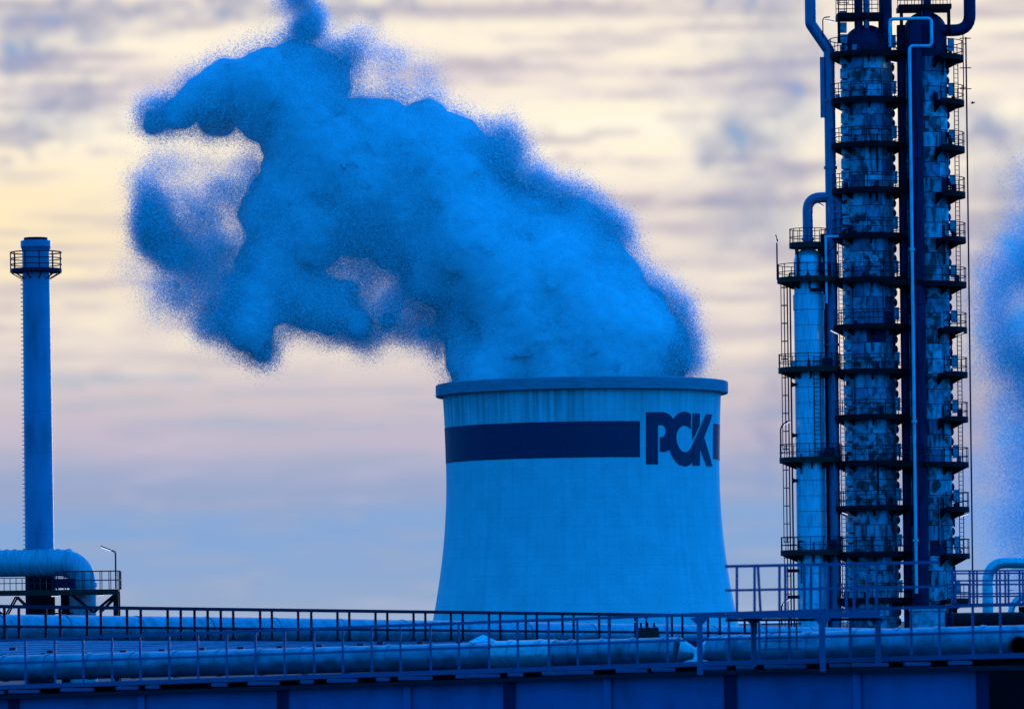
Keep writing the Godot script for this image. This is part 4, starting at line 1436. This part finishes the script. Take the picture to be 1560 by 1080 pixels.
func make_front() -> void:
	# far pipe and the dark railing before it
	var fp := []
	for px in [-120, 0, 400, 750, 1100, 1360, 1620]:
		fp.append([px, [937.0, 937.5, 941.0, 946.0, 951.5, 955.0, 957.0][fp.size()] + 19.0, 176.0 + 0.030 * px])
	long_pipe("far_pipe", "long blue clad pipe behind the dark railing, just under the skyline", fp, 0.50, mats.clad_pipe, 22)
	var far_posts := [-35, -15, 6, 28, 69, 91, 132, 153, 193, 214, 255, 275, 296, 316, 336, 355, 396, 414, 454, 474, 514, 532, 572, 590, 630, 648, 687, 705, 745, 762, 801, 818, 857, 874, 913, 929, 968, 985, 1024, 1040, 1079, 1097, 1135, 1152]
	var far_d := func(px: float) -> float: return 165.0 + 0.029 * px
	long_railing("walkway_railing", "dark far railing with paired posts crossing below the cooling tower", far_posts,
		func(px: float) -> float: return 924.0 + 0.0128 * px, func(px: float) -> float: return 954.5 + 0.009 * px, func(px: float) -> float: return 975.0 + 0.003 * px, far_d, 0.10, mats.rail_dark, "foreground railings")
	var feet := thing("far_walkway", at(0, 976, 165), "narrow dark walkway carrying the dark far railing", "walkway")
	var fb: Vector3 = at(0, 976, 165)
	var slab := MB.new()
	for i in 12:
		var a := -60.0 + i * 105.0
		slab.beam(at(a, 976.5 + 0.003 * a, far_d.call(a)) - fb, at(a + 105.0, 976.5 + 0.003 * (a + 105.0), far_d.call(a + 105.0)) - fb, 1.0, 0.12)
	part("deck", slab, mats.navy, feet)
	for px in far_posts:
		var b := MB.new()
		b.box(at(px, 973.5 + 0.003 * px, far_d.call(px) - 0.3) - fb, Vector3(0.2, 0.09, 0.2))
		part("base_plate", b, mats.rail_dark, feet)
	# sheet roof between the two bridges
	var rb := at(0, 1000, 122)
	var roof := thing("sheet_roof", rb, "shallow blue metal sheet roof with dark clips behind the large front pipe", "roof")
	var rows := 8
	for j in rows:
		var mb := MB.new()
		var pts := []
		for i in 13:
			var px := -60.0 + i * 100.0
			var near := at(px, 1003.0 - 0.026 * px, 119.0 - 0.006 * px)
			var far := at(px, 975.5 + 0.003 * px, 158.0 + 0.029 * px)
			var lift := Vector3(0, 0.02, 0)
			pts.append([near.lerp(far, float(j) / rows) + lift - rb, near.lerp(far, float(j + 1) / rows) - Vector3(0, 0.005, 0) - rb])
		for i in 12:
			mb.face([pts[i][0], pts[i + 1][0], pts[i + 1][1], pts[i][1]], Vector3(0, 0.98, 0.1).normalized())
			mb.face([pts[i][0], pts[i + 1][0], pts[i + 1][0] - Vector3(0, 0.03, 0), pts[i][0] - Vector3(0, 0.03, 0)], Vector3.BACK)
		part("roof_sheet", mb, mats.roof, roof)
	for q in [[6, 999.5], [19, 990], [67, 998], [76, 994], [130, 997], [187, 994], [246, 992], [307, 990], [366, 988.5], [426, 987], [486, 985.5], [549, 983.5], [579, 981], [640, 981], [700, 979.5]]:
		var c := MB.new()
		c.box(at(q[0], q[1] - 1.0, 121.5) - rb, Vector3(0.16, 0.07, 0.3))
		part("roof_clip", c, mats.rail_dark, roof)
	# small things on the roof
	var s140 := 140.0 / FOCAL
	var hat := thing("vent_hood", at(736, 978, 140), "pale pyramid shaped vent hood standing on the sheet roof", "vent")
	var hm := MB.new()
	var hw := 23.0 * s140
	var hp := 11.5 * s140
	for k in 4:
		var a := [Vector3(-hw, 0, hw), Vector3(hw, 0, hw), Vector3(hw, 0, -hw), Vector3(-hw, 0, -hw)]
		var n: Vector3 = ((a[k] + a[(k + 1) % 4]).normalized() * 0.45 + Vector3.UP).normalized()
		hm.face([a[k], a[(k + 1) % 4], Vector3(0, hp, 0)], n)
	part("hood", hm, mats.clad_new, hat)
	var hb := MB.new()
	hb.box(Vector3(0, -0.18, 0), Vector3(hw * 1.7, 0.34, hw * 1.7))
	part("curb", hb, mats.roof, hat)
	var s150 := 150.0 / FOCAL
	var cab := thing("pump_shelter", at(987, 974, 150), "small dark green box with three stub posts under a pale curved canopy", "shelter")
	var cb := MB.new()
	cb.box(Vector3(0, 9.0 * s150, 0), Vector3(33.0 * s150, 18.0 * s150, 0.5))
	part("body", cb, mats.green_steel, cab)
	for x in [-10.0, 0.0, 10.0]:
		var st := MB.new()
		st.tube(Vector3(x * s150, 18.0 * s150, 0), Vector3(x * s150, 25.5 * s150, 0), 1.5 * s150, 8)
		part("stub_post", st, mats.rail_dark, cab)
	var cn := MB.new()
	var cpts := []
	for i in 9:
		var x := -22.0 + 5.5 * i
		cpts.append(Vector3(x * s150, (25.5 + 4.5 * (1.0 - pow(x / 22.0, 2.0))) * s150, 0))
	for i in 8:
		cn.beam(cpts[i], cpts[i + 1], 0.6, 1.6 * s150)
	part("canopy", cn, mats.clad_new, cab)
	var vs := MB.new()
	vs.tube(Vector3.ZERO, Vector3(0, 8.0 * s150, 0), 2.4 * s150, 10)
	vs.tube(Vector3(0, 8.0 * s150, 0), Vector3(0, 9.5 * s150, 0), 3.6 * s150, 10)
	whole("vent_stub", vs, mats.rail_blue, at(856, 976, 150), "small blue vent stub on the sheet roof below the cooling tower", "vent")
	# front pipe, in sections
	var line := func(px: float) -> float: return 1018.5 - 0.0255 * px
	var run := func(a: float, b: float, n: int, up: float) -> Array:
		var o := []
		for i in n + 1:
			var px := lerpf(a, b, float(i) / n)
			o.append([px, line.call(px) - up, 117.5 - 0.0095 * px])
		return o
	long_pipe("front_pipe", "large clad pipe running behind the near railing, left of the bright section", run.call(-90.0, 757.0, 6, 0.0), 0.315, mats.clad_pipe, 13)
	long_pipe("bright_pipe_section", "short bright polished section of the front pipe with end flanges", run.call(757.0, 848.0, 2, 0.5), 0.335, mats.clad_new, 2)
	long_pipe("front_pipe", "clad pipe between the bright section and the flared saddle", run.call(848.0, 1036.0, 4, 0.5), 0.31, mats.clad_pipe, 4)
	# flared saddle where the pipe turns
	var sd := thing("pipe_saddle", at(1060, line.call(1060.0), 107.4), "pale flared saddle joint hanging between two clad pipe ends", "pipe joint")
	var sb: Vector3 = at(1060, line.call(1060.0), 107.4)
	for q in [[1034.0, 1058.0, 0.30, 0.13], [1088.0, 1062.0, 0.30, 0.13]]:
		var cone := MB.new()
		cone.tube(at(q[0], line.call(q[0]) - 1.0, 107.4) - sb, at(q[1], line.call(q[1]) + 4.0, 107.4) - sb, q[2], 24, q[3])
		part("flare", cone, mats.clad_new, sd)
	long_pipe("front_pipe", "short clad pipe end right of the flared saddle", run.call(1084.0, 1114.0, 1, 0.5), 0.305, mats.clad_pipe, 1)
	long_pipe("large_front_pipe", "largest clad pipe under the raised walkway, running out at the right", [[1110, 992.5, 107.5], [1200, 989.0, 106.5], [1340, 983.0, 105.5], [1460, 979.5, 104.5], [1620, 976.0, 103.5]], 0.36, mats.clad_pipe, 8)
	var flange := MB.new()
	var fl: Vector3 = at(1548, 984, 103.2)
	flange.tube(Vector3.ZERO, Vector3(0, 0, 0.75), 0.17, 18)
	flange.tube(Vector3(0, 0, 0.66), Vector3(0, 0, 0.75), 0.22, 18)
	whole("branch_flange", flange, mats.rail_dark, fl, "dark round branch end on the largest pipe at the right edge", "pipe")
	# near railing
	var posts := [-50, -6, 38, 83, 126, 170, 213, 257, 301, 345, 389, 433, 478, 522, 566, 610, 656, 699, 745, 789, 836, 880, 928, 971, 1017, 1064, 1111, 1157, 1203, 1250, 1296, 1339, 1389, 1432, 1483, 1525, 1572]
	long_railing("walkway_railing", "blue near railing with evenly spaced posts before the large front pipe", posts,
		func(px: float) -> float: return bend_at(px, 976.0, 0.0377, 0.031), func(px: float) -> float: return bend_at(px, 1011.0, 0.034, 0.026), func(px: float) -> float: return bend_at(px, 1049.0, 0.0335, 0.026), near_d, 0.055, mats.rail_blue, "foreground railings")
	# the bridge that carries it
	var g0 := at(0, 1062, 115)
	var br := thing("pipe_bridge", g0, "long navy girder bridge of plain panels along the bottom, carrying the front pipe", "bridge")
	var foot := func(px: float) -> float: return bend_at(px, 1047.0, 0.0335, 0.026)
	var crest := func(px: float) -> float: return bend_at(px, 1062.5, 0.0345, 0.017)
	var edge := MB.new()
	var deck := MB.new()
	var flg := MB.new()
	for i in 18:
		var a := -60.0 + i * 94.0
		var b := a + 94.0
		edge.beam(at(a, foot.call(a), near_d(a) - 0.1) - g0, at(b, foot.call(b), near_d(b) - 0.1) - g0, 0.12, 0.11)
		var q := []
		for e in [[a, 0.0], [b, 0.0], [b, 4.5], [a, 4.5]]:
			q.append(at(e[0], foot.call(e[0]) - (1.5 if e[1] > 0.0 else -2.0), near_d(e[0]) + e[1]) - g0)
		deck.face(q, Vector3.UP)
		flg.beam(at(a, crest.call(a), near_d(a) - 1.6) - g0, at(b, crest.call(b), near_d(b) - 1.6) - g0, 0.5, 0.09)
	part("deck_edge", edge, mats.rail_blue, br)
	part("deck", deck, mats.navy, br)
	part("top_flange", flg, mats.dark_steel, br)
	var marks := [-190.0, 20.0, 215.0, 430.0, 620.0, 775.0, 925.0, 1112.0, 1305.0, 1497.0]
	for k in marks.size() - 1:
		var a: float = marks[k]
		var b: float = marks[k + 1]
		var pn := MB.new()
		var d0 := near_d(a) - 1.55
		var d1 := near_d(b) - 1.55
		var p := [at(a, crest.call(a) + 3.0, d0) - g0, at(b, crest.call(b) + 3.0, d1) - g0]
		var low := Vector3(0, -2.4, 0)
		var nrm := Vector3((p[1] - p[0]).z, 0, (p[1] - p[0]).x).normalized()
		nrm = Vector3(-nrm.x, 0, nrm.z)
		pn.face([p[0], p[1], p[1] + low, p[0] + low], nrm)
		pn.face([p[0], p[1], p[1] - nrm * 0.2, p[0] - nrm * 0.2], Vector3.UP)
		part("girder_panel", pn, mats.wall, br)
		var stf := MB.new()
		stf.box(p[1] + Vector3(0, -1.2, 0.06), Vector3(0.16 if k % 2 else 0.26, 2.38, 0.2))
		part("stiffener", stf, mats.wall if k % 2 else mats.navy, br)
		for q in 3:
			var f := (q + rng.randf_range(0.2, 0.7)) / 3.0
			var px := lerpf(a, b, f)
			var bk := MB.new()
			bk.box(at(px, (foot.call(px) + crest.call(px)) * 0.5, near_d(px) - 0.5) - g0, Vector3(rng.randf_range(0.3, 0.9), 0.07, 0.5))
			part("bearing_plate", bk, mats.rail_blue, br)
	var lower := MB.new()
	for k in 9:
		var a := -190.0 + k * 190.0
		lower.beam(at(a, crest.call(a) + 3.0, near_d(a) - 1.5) + Vector3(0, -1.05, 0) - g0, at(a + 190.0, crest.call(a + 190.0) + 3.0, near_d(a + 190.0) - 1.5) + Vector3(0, -1.05, 0) - g0, 0.35, 0.14)
	part("lower_flange", lower, mats.dark_steel, br)
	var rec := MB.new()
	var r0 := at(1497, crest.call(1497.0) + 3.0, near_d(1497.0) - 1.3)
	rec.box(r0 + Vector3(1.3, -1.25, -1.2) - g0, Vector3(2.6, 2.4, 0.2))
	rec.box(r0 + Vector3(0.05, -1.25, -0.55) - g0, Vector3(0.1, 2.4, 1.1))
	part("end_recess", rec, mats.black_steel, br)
	var gap_backing := MB.new()
	for i in 18:
		var a := -60.0 + i * 94.0
		var u: Vector3 = at(a, foot.call(a) + 0.0, near_d(a) + 1.2)
		var v: Vector3 = at(a + 94.0, foot.call(a + 94.0) + 0.0, near_d(a + 94.0) + 1.2)
		gap_backing.face([u - g0, v - g0, v - g0 - Vector3(0, 1.2, 0), u - g0 - Vector3(0, 1.2, 0)], Vector3.BACK)
	part("dark_gap_backing", gap_backing, mats.dark_steel, br)  # added dark sheet, stands in for the shade of the open gap
	for px in [150.0, 640.0, 1210.0]:
		var pr := MB.new()
		var c: Vector3 = at(px, crest.call(px), near_d(px) + 0.2)
		pr.box(Vector3(c.x, (c.y - 2.5) * 0.5, c.z) - g0, Vector3(0.6, c.y - 2.5, 0.9))
		part("pier", pr, mats.navy, br)
	# raised walkway over the bridge
	make_raised_walkway()
	make_right_edge()

func make_raised_walkway() -> void:
	var d := 101.0
	var s := d / FOCAL
	var o := at(1200, 940, d)
	var t := thing("raised_walkway", o, "blue raised walkway with tall open railing in front of the three columns", "walkway")
	var deck := MB.new()
	for z in [0.0, 1.3]:
		deck.beam(at(1107, 938.0, d + z) - o, at(1341, 936.0, d + z) - o, 0.1, 9.5 * s)
		deck.beam(at(1058, 938.5, d + z) - o, at(1107, 939.0, d + z) - o, 0.08, 4.5 * s)
	deck.beam(at(1107, 936.0, d + 0.65) - o, at(1341, 934.0, d + 0.65) - o, 1.3, 0.05)
	part("deck", deck, mats.rail_blue, t)
	var under := MB.new()
	under.beam(at(1107, 945.0, d + 0.65) - o, at(1341, 943.5, d + 0.65) - o, 1.1, 0.06)
	part("under_deck", under, mats.dark_steel, t)
	for q in [[1066, 1028.0, 0.0], [1148, 1016.0, 1.3], [1253, 1023.0, 0.0], [1338, 1012.0, 1.3]]:
		var lg := MB.new()
		var a: Vector3 = at(q[0], 941.0, d + q[2])
		var b: Vector3 = at(q[0], q[1], d + q[2])
		lg.box(Vector3(a.x, (a.y + b.y) * 0.5, a.z) - o, Vector3(8.5 * s, a.y - b.y, 0.12))
		var w := 11.0 * s
		lg.face([a - o + Vector3(-4.0 * s - w, 0, 0.03), a - o + Vector3(-4.0 * s, 0, 0.03), a - o + Vector3(-4.0 * s, -w, 0.03)], Vector3.BACK)
		lg.face([a - o + Vector3(4.0 * s + w, 0, 0.03), a - o + Vector3(4.0 * s, 0, 0.03), a - o + Vector3(4.0 * s, -w, 0.03)], Vector3.BACK)
		part("leg", lg, mats.rail_blue, t)
	for z in [0.0, 1.3]:
		var ra := MB.new()
		var right := 1341.0 if z > 1.0 else 1432.0
		for h in [[863.0, 0.02, 4.6], [899.5, 0.018, 3.8]]:
			ra.beam(at(1105, h[0], d + z) - o, at(right, h[0] - h[1] * (right - 1105.0), d + z) - o, h[2] * s, h[2] * s)
		var list := [1123, 1150, 1188, 1226, 1250, 1290, 1322] if z < 1.0 else [1155, 1197, 1236, 1262, 1302, 1336]
		for px in list:
			var a: Vector3 = at(px, 862.0 - 0.02 * (px - 1105.0), d + z)
			var b: Vector3 = at(px, 935.0, d + z)
			ra.beam(Vector3(a.x, a.y, a.z) - o, Vector3(b.x + (0.06 if px == 1155 else 0.0), b.y, b.z) - o, 4.0 * s, 4.0 * s)
		part("railing", ra, mats.rail_blue, t)
	# rungs between the near legs
	var lad := MB.new()
	for px in [1168.0, 1188.0, 1214.0]:
		lad.beam(at(px, 946, d + 0.9) - o, at(px, 990, d + 0.9) - o, 2.6 * s, 2.6 * s)
	for y in [951.0, 964.0, 977.0, 989.0]:
		lad.beam(at(1160, y, d + 0.9) - o, at(1222, y - 0.8, d + 0.9) - o, 2.0 * s, 2.0 * s)
	part("ladder_frame", lad, mats.rail_blue, t)

func make_right_edge() -> void:
	# silver gooseneck pipes
	for q in [[1506.0, 930.0, 857.0, 1640.0, 8.4, 200.0, "bright silver gooseneck pipe at the right edge, the tall one"], [1541.0, 932.0, 908.0, 1640.0, 5.0, 205.0, "small pale gooseneck pipe low behind the right edge railing"]]:
		var d: float = q[5]
		var s := d / FOCAL
		var o := at(q[0], q[1], d)
		var t := thing("silver_gooseneck", o, q[6], "pipe")
		var foot := Vector3(o.x, o.y - 3.0, o.z)
		var top := at(q[0], q[2], d)
		var mb := MB.new()
		mb.pipe(rounded([foot - o, Vector3(o.x, top.y, o.z) - o, at(q[3], q[2] + 2.0, d) - o], 30.0 * s, 9), q[4] * s, 22)
		part("pipe_run", mb, mats.clad_new, t)
		for k in 3:
			var c := Vector3(0, (12.0 + 20.0 * k) * s, 0) if k < 2 else Vector3(40.0 * s, top.y - o.y - 1.0 * s, 0)
			var b := MB.new()
			if k < 2:
				b.tube(c, c + Vector3(0, 0.05, 0), q[4] * s + 0.012, 22)
			else:
				b.tube(c, c + Vector3(0.05, 0, 0), q[4] * s + 0.012, 22)
			part("seam_band", b, mats.clad_new, t)
	# railed gantry at the right edge
	var d := 135.0
	var s := d / FOCAL
	var o := at(1500, 924, d)
	var t := thing("steel_gantry", o, "dark railed steel gantry before the silver gooseneck at the right edge", "gantry")
	var deck := MB.new()
	deck.beam(at(1446, 922.5, d + 1.0) - o, at(1640, 920.0, d + 1.0) - o, 2.2, 5.0 * s)
	part("deck", deck, mats.navy, t)
	for z in [0.0, 2.0]:
		var ra := MB.new()
		for h in ([870.0, 885.0, 905.0] if z < 1.0 else [874.0, 891.0, 909.0]):
			ra.beam(at(1447, h, d + z) - o, at(1640, h - 1.5, d + z) - o, 2.6 * s, 2.6 * s)
		for px in [1451, 1478, 1484, 1519, 1532, 1554, 1590]:
			var p: float = px + z * 2.5
			var a := at(p, 869.0 + z, d + z)
			var b := at(p, 922.0, d + z)
			ra.beam(a - o, Vector3(a.x, b.y, b.z) - o, (5.0 if px == 1478 else 3.0) * s, 3.0 * s)
		part("railing", ra, mats.rail_blue, t)
	for px in [1452.0, 1560.0]:
		var lg := MB.new()
		var a := at(px, 924, d + 1.0)
		lg.box(Vector3(a.x, (a.y) * 0.5, a.z) - o, Vector3(0.25, a.y, 0.25))
		part("leg", lg, mats.dark_steel, t)
	# pale cabinet and the dark vessel beside it
	var cd := 128.0
	var cs := cd / FOCAL
	var cb := thing("pale_cabinet", at(1414, 962, cd), "pale blue cabinet below the columns, left of the dark vessel", "cabinet")
	var body := MB.new()
	body.box(Vector3(0, 16.0 * cs, 0), Vector3(50.0 * cs, 32.0 * cs, 0.6))
	part("body", body, mats.box_pale, cb)
	var lid := MB.new()
	lid.box(Vector3(0, 33.0 * cs, 0), Vector3(53.0 * cs, 2.0 * cs, 0.7))
	part("lid", lid, mats.clad_new, cb)
	var door := MB.new()
	door.box(Vector3(-8.0 * cs, 15.0 * cs, 0.31), Vector3(26.0 * cs, 22.0 * cs, 0.03))
	part("door", door, mats.box_pale, cb)
	var vs := thing("dark_vessel", at(1500, 948, 131.0), "black horizontal vessel lying under the gantry at the right", "vessel")
	var vm := MB.new()
	vm.tube(Vector3(-50.0 * cs, 0, 0), Vector3(60.0 * cs, 0, 0), 15.0 * cs, 28)
	part("shell", vm, mats.black_steel, vs)
	var vb := MB.new()
	vb.box(Vector3(0, -0.1, -0.4), Vector3(220.0 * cs, 42.0 * cs, 0.2))
	part("back_plate", vb, mats.navy, vs)
	var ve := MB.new()
	ve.tube(Vector3(-50.5 * cs, 0, 0), Vector3(-48.0 * cs, 0, 0), 17.0 * cs, 28)
	part("end_flange", ve, mats.dark_steel, vs)
	# a bird beyond the columns
	var bd := thing("bird", at(1483, 157, 300), "tiny dark bird in flight at the upper right", "bird")
	var bm := MB.new()
	bm.lathe([Vector2(0.005, -0.14), Vector2(0.035, -0.08), Vector2(0.05, 0.0), Vector2(0.03, 0.08), Vector2(0.035, 0.11), Vector2(0.02, 0.14), Vector2(0.002, 0.18)], Vector3.ZERO, 10, 0, TAU, true)
	var body2 := part("body", bm, mats.black_steel, bd)
	body2.rotation = Vector3(0, 0, -1.3)
	for sg in [-1.0, 1.0]:
		var w := MB.new()
		var up := Vector3(0, 1, -0.3).normalized()
		w.face([Vector3(0.05, 0.02, 0), Vector3(-0.06, 0.01, 0), Vector3(-0.09, 0.08, sg * 0.14), Vector3(0.0, 0.10, sg * 0.16)], up)
		w.face([Vector3(0.0, 0.10, sg * 0.16), Vector3(-0.09, 0.08, sg * 0.14), Vector3(-0.16, 0.02, sg * 0.32)], up)
		part("wing", w, mats.black_steel, bd)

func _ready() -> void:
	rng.seed = 20240117
	set_stage()
	make_materials()
	make_ground()
	make_tower()
	make_columns()
	make_left_group()
	make_front()
	make_steam()
